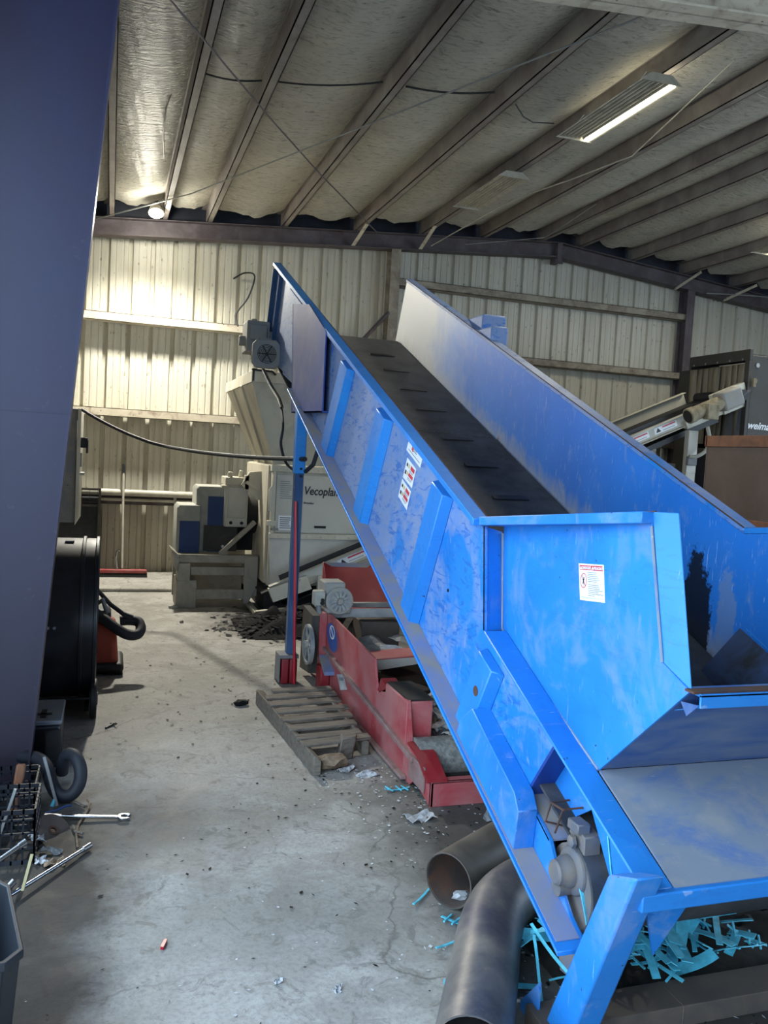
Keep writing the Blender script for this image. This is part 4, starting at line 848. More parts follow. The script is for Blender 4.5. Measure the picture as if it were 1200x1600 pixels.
for yy in (9.44, 10.32):
    m = MB(); m.box(7.22, 7.235, yy-.05, yy+.03, 0, 2.46); m.box(7.236, 7.37, yy-.05, yy-.04, 0, 2.46); m.box(7.222, 7.368, yy-.056, yy+.0, 1.9, 2.44); m.box(7.18,7.41,yy-.08,yy+.05,0,.015); lg = m.build('leg', M['cream_clean'], dc, bevel=.003)
    m = MB(); m.box(7.20, 7.35, yy-.1, yy-.05, 2.0, 2.12); m.build('junction_box', M['grey'], lg, bevel=.01)

# ================================================================= BLACK HOODED MACHINE ON THE RIGHT
wm = thing('briquette_press', 'black-grey machine with a strip-curtained hood and white italic lettering', 'machine', (9.2, 10.2, 0))
XH = 8.1
m = MB(); m.box(XH+.03, 11.8, 9.37, 9.40, .0, 3.52); m.box(XH+.55, 11.8, 9.40, 11.6, 0, 3.52); m.build('body', M['black_metal'], wm, bevel=.006)
m = MB(); y0, y1 = 9.37, 10.62
m.box(XH-.02, XH+.03, y0, y1, 3.45, 3.60); m.box(XH-.02, XH+.03, y0, y0+.09, 2.23, 3.45); m.box(XH-.02, XH+.03, y1-.05, y1, 2.23, 3.45); m.box(XH-.02, XH+.03, y0, y1, 2.16, 2.27); m.build('hood_frame', M['black_metal'], wm, bevel=.004)
m = MB(); m.box(XH, XH+.5, y0+.03, y1, 3.52, 3.54); m.box(XH+.02, XH+.5, y1-.02, y1, 2.2, 3.55); m.build('hood_top', M['black_metal'], wm)
m = MB(); m.box(XH+.3, XH+.32, y0+.05, y1-.03, 2.2, 3.45); m.build('hood_backing', M['dark'], wm)
nst = 9
for k in range(nst):
    ya = y0 + .09 + (y1 - y0 - .15) * k / nst; yb = ya + (y1 - y0 - .15) / nst + .012; m = MB(); vs = []; q = 8
    for j in range(q+1):
        u = j / q; z = 3.41 - u * 1.08
        for i, y in enumerate((ya, (ya+yb)/2, yb)): vs.append((XH - .012 - .010*math.sin(u*3+k*1.7) - .010*(i-1)*((-1)**k) - .012*math.sin(k*2.1)*u, y, z))
    m.add(vs, [(j*3+i, j*3+i+1, (j+1)*3+i+1, (j+1)*3+i) for j in range(q) for i in range(2)])
    o = m.build('curtain_strip', M['curtain'], wm, fix=False); sd = o.modifiers.new('Solidify', 'SOLIDIFY'); sd.thickness = .003
for k in range(5):
    m = MB(); m.cyl((XH-.02, y0+.13+.25*k, 3.47), (XH-.03, y0+.13+.25*k, 3.47), .014, n=8); m.build('bolt', M['galv'], wm)
m = MB(); m.prism([(XH+.05,y0+.08,2.2),(XH+.05,y1-.05,2.2),(XH+.35,y1-.1,.9),(XH+.35,y0+.12,.9)], (.4,0,0)); m.build('hood_chute', M['darkblue'], wm, bevel=.01)
m = MB(); m.box(XH-.015, XH+.02, y0+.11, y0+.33, 2.27, 2.95); m.prism([(XH-.02,y0+.08,2.95),(XH-.02,y0+.22,2.95),(XH-.02,y0+.37,2.70),(XH-.02,y0+.37,2.27),(XH-.02,y0+.08,2.27)], (.008,0,0)); m.build('hood_flap', M['grey'], wm, bevel=.004)
text('lettering', 'weima', M['white'], wm, frame((8.12, 9.366, 2.545), (1,0,-.02), (0,0,1)), .139, shear=.35, bold=.003)
m = MB(); m.cyl((8.21,9.37,3.39), (8.21,9.355,3.39), .03, n=14); m.build('bolt', M['galv'], wm)
m = MB(); m.cyl((8.17,9.34,3.18),(8.17,9.37,3.18),.038,n=10); m.box(8.14,8.18,9.33,9.37,3.10,3.21); m.build('warning_lamp', M['motor_tan'], wm)
# pale cabinet and rail behind the discharge conveyor leg
t = thing('control_cabinet', 'pale grey cabinet half hidden behind the discharge conveyor leg', 'cabinet', (7.6, 10.8, 0))
m = MB(); m.box(7.3, 7.95, 10.7, 11.2, 0, 1.98); m.build('body', M['grey_lt'], t, bevel=.01); m = MB(); m.box(7.25, 8.0, 10.66, 11.22, 1.98, 2.03); m.box(7.3,7.33,10.67,10.7,2.03,2.36); m.box(7.75,7.78,10.67,10.7,2.03,2.36); m.box(7.3,7.78,10.67,10.7,2.24,2.27); m.build('top_rail', M['cream_clean'], t)

# ================================================================= BROWN BIN
t = thing('steel_bin', 'tall brown steel bin with rusty orange bands behind the blue conveyor', 'bin', (5.9, 5.6, 0))
m = MB(); x0, x1, y0, y1 = 5.2, 6.6, 4.75, 6.5
for (a, b, c_, d_) in ((x0,x1,y0,y0+.02),(x0,x1,y1-.02,y1),(x0,x0+.02,y0+.02,y1-.02),(x1-.02,x1,y0+.02,y1-.02)): m.box(a,b,c_,d_,1.46,2.17)
m.box(x0,x1,y0,y1,1.42,1.46); m.build('body', M['brown'], t, bevel=.004)
for z0, z1 in ((2.15, 2.25), (1.44, 1.53)):
    m = MB(); g = .012
    for (a, b, c_, d_) in ((x0-g,x1+g,y0-g,y0+.02),(x0-g,x1+g,y1-.02,y1+g),(x0-g,x0+.02,y0,y1),(x1-.02,x1+g,y0,y1)): m.box(a,b,c_,d_,z0,z1)
    m.build('band', M['brown_lt'], t, bevel=.004)
for x in (x0+.05, x1-.13):
    for y in (y0+.05, y1-.13): m = MB(); m.box(x,x+.08,y,y+.08,0,1.42); m.build('leg', M['brown'], t)

# ================================================================= RED CONVEYOR ON THE FLOOR
rc_ = thing('red_conveyor', 'old faded red conveyor lying on the floor under the blue one', 'conveyor', (2.2, 5.5, 0))
XR, XR2 = 1.72, 2.66
side = [(7.05,0),(4.50,0),(4.42,.06),(4.17,0),(4.17,.14),(4.36,.225),(4.52,.245),(4.60,.47),(5.02,.42),(5.19,.34),(5.29,.55),(6.46,.61),(6.80,.585),(7.10,.50)]
m = MB(); m.yz(side, XR, XR+.015); m.build('side_panel', M['red'], rc_)
m = MB(); m.yz(side, XR2, XR2+.015); m.build('side_panel', M['red'], rc_)
m = MB(); m.bar((XR-.012,6.85,.335), (XR-.012,4.42,.175), .035, .03); m.bar((XR-.02,6.9,.02), (XR-.02,4.55,.02), .04, .02); m.build('side_rail', M['dust_rail'], rc_, bevel=.004)
m = MB(); m.box(XR-.004, XR+.16, 4.60, 5.02, .0, .46); m.build('guard_box', M['red'], rc_, bevel=.008); m = MB(); m.box(XR+.005, XR+.165, 4.61, 5.01, .462, .47); m.build('guard_top', M['dark'], rc_)
m = MB(); m.yz([(5.02,.44),(5.13,.46),(5.19,.36),(5.02,.40)], XR, XR+.1); m.build('torn_flange', M['red_deep'], rc_)
m = MB(); m.box(XR, XR2, 4.17, 4.19, 0, .14); m.box(XR, XR2, 4.17, 4.24, .128, .14); m.build('end_plate', M['red'], rc_, bevel=.004)
m = MB(); m.yz([(4.17,.14),(4.36,.23),(4.52,.25),(4.52,.235),(4.36,.215),(4.19,.13)], XR-.02, XR+.1); m.build('end_gusset', M['red_deep'], rc_)
m = MB(); m.box(XR-.012, XR-.004, 4.25, 4.5, .05, .19); m.build('bent_plate', M['dust_rail'], rc_)
m = MB(); m.yz([(4.35,.10),(7.0,.20),(7.0,.17),(4.35,.07)], XR+.02, XR2); m.build('belt_bed', M['mound'], rc_)
m = MB(); m.cyl((XR+.02,4.50,.15), (XR2-.01,4.50,.15), .125, n=28); m.build('tail_drum', M['mesh'], rc_)
m = MB(); m.box(XR, XR2+.05, 6.62, 6.78, .56, .60); m.box(XR, XR2+.05, 6.60, 6.62, .56, .635); m.build('cross_beam', M['galv'], rc_, bevel=.004)
m = MB(); m.box(XR+.10, XR2, 7.05, 7.10, .56, .60); m.build('cross_beam', M['galv'], rc_)
m = MB(); m.prism([(1.92,7.62,.88),(2.75,7.62,.86),(2.75,7.25,.50),(1.92,7.25,.50)], (0,.015,.0)); m.box(1.93, 2.75, 7.12, 7.26, .48, .53); m.prism([(1.92,7.62,.88),(1.92,7.25,.5),(1.92,7.62,.5)], (.012,0,0)); m.build('hood', M['red_deep'], rc_, bevel=.004)
m = MB(); m.prism([(1.92,7.61,.885),(2.40,7.61,.875),(2.33,7.60,.83),(2.15,7.595,.82),(2.0,7.6,.845)], (0,-.012,0)); m.build('dust_cake', M['dust_rail2'], rc_)
m = MB(); c = Vector((1.81, 6.55, .705)); m.cyl(c, c+Vector((0,.30,0)), .115, n=24); m.box(c.x-.12, c.x+.05, c.y+.03, c.y+.25, c.z+.05, c.z+.15); m.box(c.x-.1,c.x+.1,c.y+.02,c.y+.25,.60,.64); mo = m.build('drive_motor', M['motor'], rc_, bevel=.012)
m = MB()
for k in range(12):
    a = 2*math.pi*k/12; ca, sa = math.cos(a), math.sin(a); m.bar(c+Vector((ca*.025,-.006,sa*.025)), c+Vector((ca*.085,-.006,sa*.085)), .022, .012, (0,1,0))
m.build('fan_cover', M['galv'], mo)
m = MB(); m.box(1.60, 1.69, 6.56, 6.66, .665, .785); cb = m.build('control_box', M['grey_lt'], rc_, bevel=.008)
m = MB(); m.cyl((1.665,6.56,.715), (1.665,6.545,.715), .014, n=12); m.cyl((1.665,6.56,.69), (1.665,6.552,.69), .018, n=12); m.build('push_button', M['dark'], cb)
m = MB(); m.sweep([(1.645,6.6,.665),(1.65,6.6,.62),(1.66,6.6,.60)], .02, 8); m.build('cable_gland', M['grey'], cb)
m = MB(); m.box(1.66, 1.72, 6.58, 6.68, .24, .60); m.build('drive_bracket', M['red'], rc_, bevel=.005)
m = MB(); m.yz([(6.95,.60),(6.60,.58),(6.62,.10),(6.98,.06)], 1.60, 1.66); m.build('belt_guard', M['black_metal'], rc_)
wc = Vector((1.575, 6.66, .33)); m = MB(); m.pipe(wc, wc+Vector((.03,0,0)), .165, .022, 30); m.cyl(wc-Vector((.01,0,0)), wc+Vector((.09,0,0)), .035, n=14)
for k in range(6):
    a = math.pi*2*k/6; m.bar(wc+Vector((.012,0,0)), wc+Vector((.012,.15*math.cos(a),.15*math.sin(a))), .028, .012, (1,0,0))
m.build('pulley_wheel', M['galv'], rc_)
m = MB(); m.box(1.64, 1.72, 6.40, 6.56, .005, .20); m.build('mount_block', M['red_deep'], rc_, bevel=.01); m = MB(); m.hexa([(1.66,6.55,.24),(1.72,6.55,.24),(1.72,6.55,.27),(1.66,6.55,.27)],[(1.64,6.28,.17),(1.72,6.28,.17),(1.72,6.28,.20),(1.64,6.28,.20)]); m.build('clamp_plate', M['dust_rail2'], rc_)
m = MB(); n_ = 26; ce = (6.40, .465)
m.prism([(XR-.001, ce[0]+.17*math.cos(2*math.pi*k/n_), ce[1]-.02+.02*math.cos(2*math.pi*k/n_)+.105*math.sin(2*math.pi*k/n_)) for k in range(n_)], (-.002,0,0)); bg = m.build('badge', M['logo_blue'], rc_); bg['label'] = 'oval blue badge with a white ring'
m = MB(); p = Vector((XR-.0035, ce[0], ce[1]+.02)); n_ = 24; E_ = lambda r, k: p+Vector((0, 1.5*r*math.cos(2*math.pi*k/n_), r*math.sin(2*math.pi*k/n_))); m.add([E_(r, k) for k in range(n_) for r in (.055,.042)], [(2*k, 2*((k+1)%n_), 2*((k+1)%n_)+1, 2*k+1) for k in range(n_)]); m.bar(p+Vector((0,.04,.03)), p+Vector((0,-.04,-.03)), .016, .001, (1,0,0)); m.build('badge_mark', M['white'], bg)
m = MB(); m.prism([(XR-.001,6.20,.20),(XR-.001,6.02,.25),(XR-.001,5.90,.165),(XR-.001,6.08,.11)], (-.001,0,0)); ds = m.build('sticker', M['paper'], rc_)
m = MB(); m.prism([(XR-.0025,6.13,.195),(XR-.0025,6.02,.225),(XR-.0025,6.0,.205),(XR-.0025,6.11,.175)], (-.0005,0,0)); m.build('printed_lines', M['print_grey'], ds)
# ================================================================= FLOOR PROPS
# broken pallet
t = thing('wooden_pallet', 'broken grey wooden pallet lying beside the red conveyor', 'pallet', (1.4, 5.5, 0))
for k, (y, x0, x1, sk) in enumerate([(6.10,1.20,1.66,.03),(5.93,1.12,1.66,.06),(5.76,1.12,1.65,.07),(5.60,1.14,1.66,.05),(5.42,1.14,1.64,.06),(5.24,1.15,1.62,.07),(5.06,1.16,1.60,.06),(4.94,1.17,1.63,.09)]):
    m = MB(); w = .085 + .02*((k*7) % 3)/3; m.hexa([(x0,y-w/2,.105),(x1,y-w/2+sk,.105),(x1,y+w/2+sk,.105),(x0,y+w/2,.105)], [(x0,y-w/2,.125),(x1,y-w/2+sk,.122),(x1,y+w/2+sk,.122),(x0,y+w/2,.125)]); m.build('deck_board', M['wood'], t, bevel=.004)
for (a, b, dz) in (((1.12,6.16),(1.22,4.72),0),((1.60,6.2),(1.60,5.0),0)):
    m = MB(); m.hexa([(a[0]-.03,a[1],0),(a[0]+.03,a[1],0),(a[0]+.03,a[1],.105),(a[0]-.03,a[1],.115)], [(b[0]-.025,b[1],0),(b[0]+.025,b[1],0),(b[0]+.025,b[1],.09),(b[0]-.025,b[1],.12)]); m.build('stringer', M['wood'], t, bevel=.006)
def chunk(name, c, r, mat, label, cat, seed, squash=(1,1,.6), group=None):
    rr = random.Random(seed); bm = bmesh.new(); bmesh.ops.create_icosphere(bm, subdivisions=2, radius=1)
    for v in bm.verts:
        k = 1 + rr.uniform(-.22, .22); v.co = Vector((v.co.x*r*squash[0]*k, v.co.y*r*squash[1]*k, v.co.z*r*squash[2]*k))
    zmin = min(v.co.z for v in bm.verts)
    me = bpy.data.meshes.new(name); bm.to_mesh(me); bm.free(); me.materials.append(mat)
    o = bpy.data.objects.new(name, me); COL.objects.link(o); o.location = (c[0], c[1], c[2]-zmin); ORG[o.name] = o.location.copy(); return tag(o, label, cat, group)
m = MB(); m.prism([(1.40,4.93,0),(1.50,4.95,0),(1.52,5.0,0),(1.47,5.06,0),(1.42,5.04,0)], (.015,-.02,.15)); tag(m.build('wood_block', M['wood'], loc=(1.45,5,0), bevel=.008), 'split round wood block at the near end of the pallet', 'wood block')
chunk('wood_chunk', (1.33,4.80,0), .085, M['wood_raw'], 'splintered brown wood chunk under the pallet end', 'wood', 4, (1.1,.7,.6))

# steel pipes
m = MB(); a, b = Vector((1.42,3.19,.121)), Vector((2.05,3.60,.121)); dpp = (b-a).normalized()
t = thing('steel_pipe', 'short straight rusty steel pipe with its open end facing left', 'pipe', (1.42,3.19,0)); m.pipe(a, b, .118, .006, 40); m.build('pipe_wall', M['pipe'], t)
m = MB(); m.pipe(a+dpp*.004, b-dpp*.004, .1115, .002, 40); m.build('pipe_bore', M['pipe_in'], t)
el = [(1.09,2.20,.122),(1.17,2.34,.122),(1.25,2.48,.122),(1.33,2.62,.122),(1.40,2.745,.123),(1.475,2.86,.124),(1.565,2.965,.125),(1.68,3.05,.125),(1.81,3.105,.125),(1.96,3.14,.125),(2.1,3.17,.125)]
fine = []
for i in range(len(el)-1):
    for k in range(4):
        p0, p1, p2, p3 = [Vector(el[max(0,min(len(el)-1,j))]) for j in (i-1,i,i+1,i+2)]; u = k/4
        fine.append(.5*((2*p1)+(p2-p0)*u+(2*p0-5*p1+4*p2-p3)*u*u+(3*p1-p0-3*p2+p3)*u**3))
m = MB(); m.sweep(fine, .122, 36, inner=.95); tag(m.build('pipe_elbow', M['elbow'], loc=(1.17,2.34,0)), 'big bent steel pipe elbow lying against the conveyor leg', 'pipe')
chunk('white_scrap', (1.50,3.225,.012), .035, M['paper'], 'crumpled white scrap inside the mouth of the straight pipe', 'scrap', 9, (1.2,.7,.5))

# cyan strips
def strip_mesh(L, w, bend, cross=False, seed=0):
    rr = random.Random(seed); m = MB(); n_ = 6; prev = None
    for i in range(n_):
        u0, u1 = i/n_, (i+1)/n_; f = lambda u: Vector(((u-.5)*L, bend*.35*L*(u-.5)**2, .006*math.sin(u*4+seed)))
        a, b = f(u0), f(u1); m.bar(a, b, w, .0035)
    if cross:
        for u in (-.3, .05, .33): m.bar((u*L, -.035, .003), (u*L+rr.uniform(-.02,.02), .035, .003), .007, .006)
    return m
strip_kinds = []
for k in range(10):
    L_, w_, bd, cr = [(.26,.030,.3,0),(.20,.018,.5,0),(.30,.042,.15,0),(.16,.012,.2,1),(.22,.010,.1,0),(.34,.024,.25,0),(.14,.034,.4,0),(.24,.014,-.4,1),(.18,.05,.3,0),(.30,.012,.2,0)][k]
    mb = strip_mesh(L_, w_, bd, cr, k); me = bpy.data.meshes.new('plastic_strip'); me.from_pydata([tuple(p) for p in mb.v], [], mb.f); me.materials.append(M['cyan']); strip_kinds.append(me)
def strip(loc, rot, k, label, group=None):
    o = bpy.data.objects.new('plastic_strip', strip_kinds[k]); COL.objects.link(o); o.location = loc; o.rotation_euler = rot; return tag(o, label, 'plastic strip', group)
rs = random.Random(21); G1 = 'cyan strips heaped under the conveyor tail'
for i in range(100):
    x = rs.choice((rs.gauss(1.78,.12), rs.gauss(2.05,.16), rs.uniform(1.6,2.45))); y = rs.uniform(2.48, 2.86); h = max(0, .17*(1-abs(y-2.66)/.3)) * (1 if x < 2.2 else .6)
    strip((x, y, .03 + rs.uniform(.2,1)*h + .02), (rs.uniform(-.45,.45), rs.uniform(-.6,.4), rs.uniform(0,6.28)), rs.randrange(10), 'pale cyan plastic strip in the jumbled heap under the conveyor tail', G1)
for i in range(7):      # fan of broad strips
    strip((2.05+.035*i, 2.60+.01*i, .17), (.3, -.25-.05*i, 1.5-.17*i), (2,8,2,0,2,5,8)[i], 'pale cyan plastic strip in the jumbled heap under the conveyor tail', G1)
G2 = 'cyan strips piled at the right edge'
for i in range(26):
    strip((rs.uniform(2.28,2.75), rs.uniform(2.75,3.1), .05+rs.uniform(0,.28)), (rs.uniform(-.9,.9), rs.uniform(-.9,.9), rs.uniform(0,6.28)), rs.choice((3,4,7,9,1)), 'thin cyan plastic strip in the tangle at the right picture edge', G2)
strip((1.60,2.16,.012), (0,0,.15), 2, 'flat cyan strip on the floor in front of the base tube')
strip((2.02,2.20,.012), (0,.05,.6), 6, 'short cyan scrap lying alone in front of the base tube')
strip((1.36,2.62,.03), (.1,0,-.35), 5, 'cyan strip between the elbow pipe and the blue leg')
strip((1.50,2.54,.12), (.2,-1.0,1.5), 4, 'cyan strip standing on end behind the blue leg')
strip((1.545,2.33,.42), (0,-1.15,1.75), 5, 'long cyan strip wedged under the tail bearing')
strip((1.55,2.20,.60), (.3,-1.3,1.9), 9, 'thin cyan strip caught beside the tail bearing')
strip((1.98,2.72,.33), (.3,.7,.35), 5, 'long cyan strip leaning down from the tail plate')
for p, a, k, lab in (((1.545,3.13,.012),.9,3,'small cyan offcut under the straight pipe'),((1.42,3.06,.012),2.2,3,'small cyan offcut between the two pipes'),((1.36,2.94,.012),.4,4,'tiny cyan offcut nearest the open floor by the elbow pipe'),((1.36,3.30,.01),.8,4,'tiny blue scrap left of the pipe mouth'),((1.62,4.43,.01),.2,3,'thin cyan offcut beside the red conveyor foot')):
    strip(p, (0,.1,a), k, lab)

# papers and scraps in and round the red conveyor
def sheet(c, w, l, rot, mat, label, seed, group=None, cat='scrap'):
    rr = random.Random(seed); m = MB(); n_ = 5; vs = [(-w/2+w*i/n_+rr.uniform(-.006,.006), -l/2+l*j/n_+rr.uniform(-.006,.006), rr.uniform(-.012,.012)+.05*w*math.sin(i*1.3+seed)) for j in range(n_+1) for i in range(n_+1)]
    m.add(vs, [(j*(n_+1)+i, j*(n_+1)+i+1, (j+1)*(n_+1)+i+1, (j+1)*(n_+1)+i) for j in range(n_) for i in range(n_)])
    o = m.build('scrap_sheet', mat, fix=False, smooth=False); o.location = c; o.rotation_euler = rot; ORG[o.name] = Vector(c); s = o.modifiers.new('Solidify','SOLIDIFY'); s.thickness = .003; return tag(o, label, cat, group)
GP = 'scrap sheets heaped in the red conveyor'
for i in range(34):
    u = rs.uniform(0, 1); x = rs.uniform(1.95, 2.45); y = 4.62 + .5*u + .10*(x-1.95); sheet((x, y, .16+.16*u+rs.uniform(0,.06)), rs.uniform(.08,.22), rs.uniform(.05,.12), (rs.uniform(-.2,.6), rs.uniform(-.45,.45), rs.uniform(-.9,.9)), M['paper'] if i % 4 else M['paper_grey'], 'crumpled pale sheet in the heap inside the red conveyor', 40+i, GP)
sheet((1.98,6.25,.42), .34, .30, (.15,.1,.2), M['paper_grey'], 'folded grey card on top of the red conveyor near its motor', 3)
sheet((2.18,6.1,.40), .30, .12, (.2,.25,-.2), M['paper'], 'white torn strip beside the folded grey card', 5)
sheet((2.35,6.35,.43), .25, .25, (.1,0,.5), M['paper_grey'], 'brownish grey board behind the folded card', 6)
m = MB(); m.cyl((2.33,5.95,.47),(2.35,6.03,.47),.05,n=16); tag(m.build('tape_roll', M['paper'], loc=(2.33,6,.4)), 'white roll end poking out by the blue conveyor edge', 'roll')
t = thing('shelf_plate', 'loose red and white shelf plate lying across the red conveyor', 'plate', (2.2,5.75,.36))
m = MB(); m.hexa([(1.87,5.85,.39),(2.55,5.85,.43),(2.55,5.85,.44),(1.87,5.85,.40)], [(1.87,6.05,.40),(2.55,6.05,.45),(2.55,6.05,.46),(1.87,6.05,.41)]); m.build('plate_top', M['red'], t); m = MB(); m.hexa([(1.87,5.845,.31),(2.55,5.845,.40),(2.55,5.845,.43),(1.87,5.845,.39)], [(1.87,5.855,.31),(2.55,5.855,.40),(2.55,5.855,.43),(1.87,5.855,.39)]); m.build('plate_front', M['cream_clean'], t)
m = MB(); m.box(2.03,2.36,6.62,6.9,.21,.52); tag(m.build('cardboard_box', M['tube'], loc=(2.2,6.7,.2), bevel=.006), 'dim brown box inside the red conveyor under the cross beam', 'box')
m = MB(); m.bar((1.78,6.35,.50),(2.0,6.75,.60),.05,.012); tag(m.build('wood_splinter', M['wood_raw'], loc=(1.9,6.5,.5)), 'orange-brown wood splinter under the red conveyor motor', 'wood')

# loose flakes: nobody could count them
def flakes(name, mat, spots, n_, size, label, seed, zf=None):
    rr = random.Random(seed); m = MB()
    for i in range(n_):
        cx, cy, sx, sy = rr.choice(spots); x, y = rr.gauss(cx, sx), rr.gauss(cy, sy); s = size*rr.uniform(.4,1.5); a = rr.uniform(0,6.28)
        z = (zf(x, y) if zf else 0) + .003 + rr.uniform(0,.004); ca, sa = math.cos(a)*s, math.sin(a)*s; k = rr.uniform(.25,.9); t_ = rr.uniform(-.4,.4)*s
        m.add([(x-ca,y-sa,z),(x+sa*k,y-ca*k,z+abs(t_)*.3),(x+ca,y+sa,z+abs(t_)),(x-sa*k,y+ca*k,z+abs(t_)*.5)], [(0,1,2,3)])
    return tag(m.build(name, mat, fix=False, smooth=False), label, 'debris', None, 'stuff')
flakes('plastic_flakes', M['flake_w'], [(1.55,4.3,.25,.35),(1.9,3.9,.3,.25),(1.45,4.75,.15,.2),(2.0,2.25,.35,.08),(1.6,2.6,.2,.25),(1.45,4.1,.25,.4)], 420, .009, 'white plastic flakes scattered on the floor round the conveyors', 1)
flakes('plastic_flakes', M['flake_d'], [(1.6,4.2,.3,.4),(1.9,3.8,.3,.3),(1.2,5.3,.12,.5),(1.7,2.5,.3,.2),(2.0,2.2,.35,.1),(.9,6.2,.3,.7)], 330, .011, 'black plastic flakes scattered on the floor round the conveyors', 2)
flakes('floor_specks', M['flake_w'], [(.7,3.0,.4,.6),(.5,2.6,.5,.3)], 60, .006, 'fine pale specks on the open floor', 3)
flakes('floor_specks', M['flake_d'], [(.5,5.5,.6,1.2),(.3,7.5,.6,1.0),(.6,3.6,.5,.8)], 130, .011, 'fine dark specks on the open floor', 4)
def mound(name, cx, cy, rx, ry, h, mat, label, seed, nx_=46, ny_=40, cl=None):
    rr = random.Random(seed); ph = [(rr.uniform(4,22), rr.uniform(4,22), rr.uniform(0,6)) for _ in range(14)]; m = MB(); vs = []
    for j in range(ny_+1):
        for i in range(nx_+1):
            u, v = 2*i/nx_-1, 2*j/ny_-1; x, y = cx+rx*u, cy+ry*v; f = max(0, 1-u*u)*max(0, 1-v*v); w = sum(math.sin(a*x+p)*math.sin(b*y+p*1.7) for a, b, p in ph)/14
            vs.append((x, y, (h*f*(.75+1.2*w) + .02*f*rr.uniform(-1,1) if f > 0 else 0) - (.02 if f <= .03 else 0)))
    m.add(vs, [(j*(nx_+1)+i, j*(nx_+1)+i+1, (j+1)*(nx_+1)+i+1, (j+1)*(nx_+1)+i) for j in range(ny_) for i in range(nx_)])
    return tag(m.build(name, mat, fix=False), label, 'debris', None, 'stuff')
mound('dirt_heap', 2.4, 2.95, .80, .5, .14, M['mound'], 'dark oily dirt heaped under the conveyor tail', 5)
mound('shred_pile', 2.1, 8.85, .8, .6, .24, M['shreds'], 'black shreds piled under the discharge conveyor', 6)
flakes('black_shreds', M['flake_d'], [(1.9,8.7,.3,.22),(1.5,8.75,.18,.2),(1.7,9.3,.3,.3)], 700, .034, 'black plastic shreds strewn by the shredder foot', 7, lambda x, y: max(0,.20*(1-((x-2.1)/.8)**2)*(1-((y-8.85)/.6)**2)) if abs(x-2.1)<.8 and abs(y-8.85)<.6 else 0)
sheet((1.62,4.05,.012), .16, .09, (0,.05,.3), M['paper'], 'flat white scrap on the floor before the red conveyor foot', 71)
sheet((1.42,4.78,.012), .12, .07, (0,.1,.8), M['paper'], 'white scrap on the floor by the pallet end', 72)
sheet((1.52,4.68,.012), .14, .08, (.1,0,.2), M['paper'], 'white scrap nearest the red side panel', 73)
sheet((2.02,3.98,.02), .17, .10, (.15,.05,1.0), M['paper_grey'], 'grey scrap under the red end plate', 74)
sheet((.63,2.85,.008), .03, .018, (0,.1,.4), M['paper'], 'small white chip alone on the open floor near the elbow pipe', 76)
sheet((.83,2.76,.008), .03, .02, (.1,0,1.0), M['paper'], 'small white chip alone on the floor just right of the other chip', 77)
sheet((1.95,2.16,.015), .08, .05, (0,.3,.4), M['paper'], 'white scrap lying against the rusty base tube', 75)
wire('small_hook', [(1.385,2.56,.01),(1.46,2.54,.01),(1.50,2.55,.02),(1.505,2.56,.04)], .007, M['white_metal'], 'white bent hook on the floor beside the blue leg', 'hook')
wire('red_pen', [(1.60,2.335,.10),(1.625,2.315,.085)], .006, M['red_plastic'], 'small red stick resting on the base tube by the blue leg', 'stick')
m = MB(); m.bar((.245,3.14,.008),(.262,3.19,.008),.012,.012); tag(m.build('red_scrap', M['red_plastic'], loc=(.25,3.16,0)), 'tiny red plastic scrap alone on the open floor', 'scrap')
chunk('dark_clump', (.98,6.15,0), .04, M['flake_d'], 'small black clump on the floor left of the pallet', 'debris', 31, (1.3,1,.6))

# ================================================================= LEFT SIDE
# electrical cabinet
t = thing('electrical_cabinet', 'tall grey electrical cabinet on the wall behind the navy column', 'cabinet', (-.7, 10.8, .93))
m = MB(); m.box(-1.198, -.37, 10.4, 11.3, .93, 2.25); m.build('body', M['grey'], t, bevel=.006)
m = MB(); m.hexa([(-.368,10.38,.90),(-.33,10.38,1.00),(-.33,10.38,2.24),(-.368,10.38,2.25)], [(-.368,11.3,.93),(-.33,11.3,.93),(-.33,11.3,2.24),(-.368,11.3,2.25)]); dd_ = m.build('door', M['cream_clean'], t)
m = MB(); m.box(-.33, -.25, 10.42, 10.46, 1.80, 1.92); m.box(-.27, -.245, 10.42, 10.46, 1.74, 1.9); m.build('door_handle', M['hose'], dd_, bevel=.006)
m = MB(); m.cyl((-.33,10.45,1.50),(-.28,10.45,1.50),.02,n=10); m.box(-.33,-.31,10.42,10.47,1.58,1.74); m.build('door_latch', M['galv'], dd_)
wire('cabinet_cable', [(-.62,10.30,2.05),(-.55,10.15,1.7),(-.52,10.1,1.45),(-.56,10.15,1.2),(-.66,10.3,1.15)], .022, M['hose'], 'black cable loop hanging on the grey cabinet side', 'cable', n=8)
# dark crate rack against the wall
t = thing('wire_rack', 'dark rack with a wire-mesh top rail standing by the back wall', 'rack', (-.4,12.2,0))
m = MB(); m.box(-.9,-.12,12.05,12.30,.045,1.12); m.build('side_panel', M['hose'], t); m = MB(); m.box(-.9,-.10,12.03,12.05,1.0,1.03); m.box(-.135,-.10,12.02,12.05,.045,1.25); m.box(-.9,-.1,12.03,12.05,1.22,1.25)
for k in range(8): m.box(-.85+.1*k,-.845+.1*k,12.03,12.04,1.03,1.22)
for k in range(3): m.box(-.9,-.1,12.03,12.035,1.06+.05*k,1.065+.05*k)
m.build('wire_top', M['black_metal'], t)
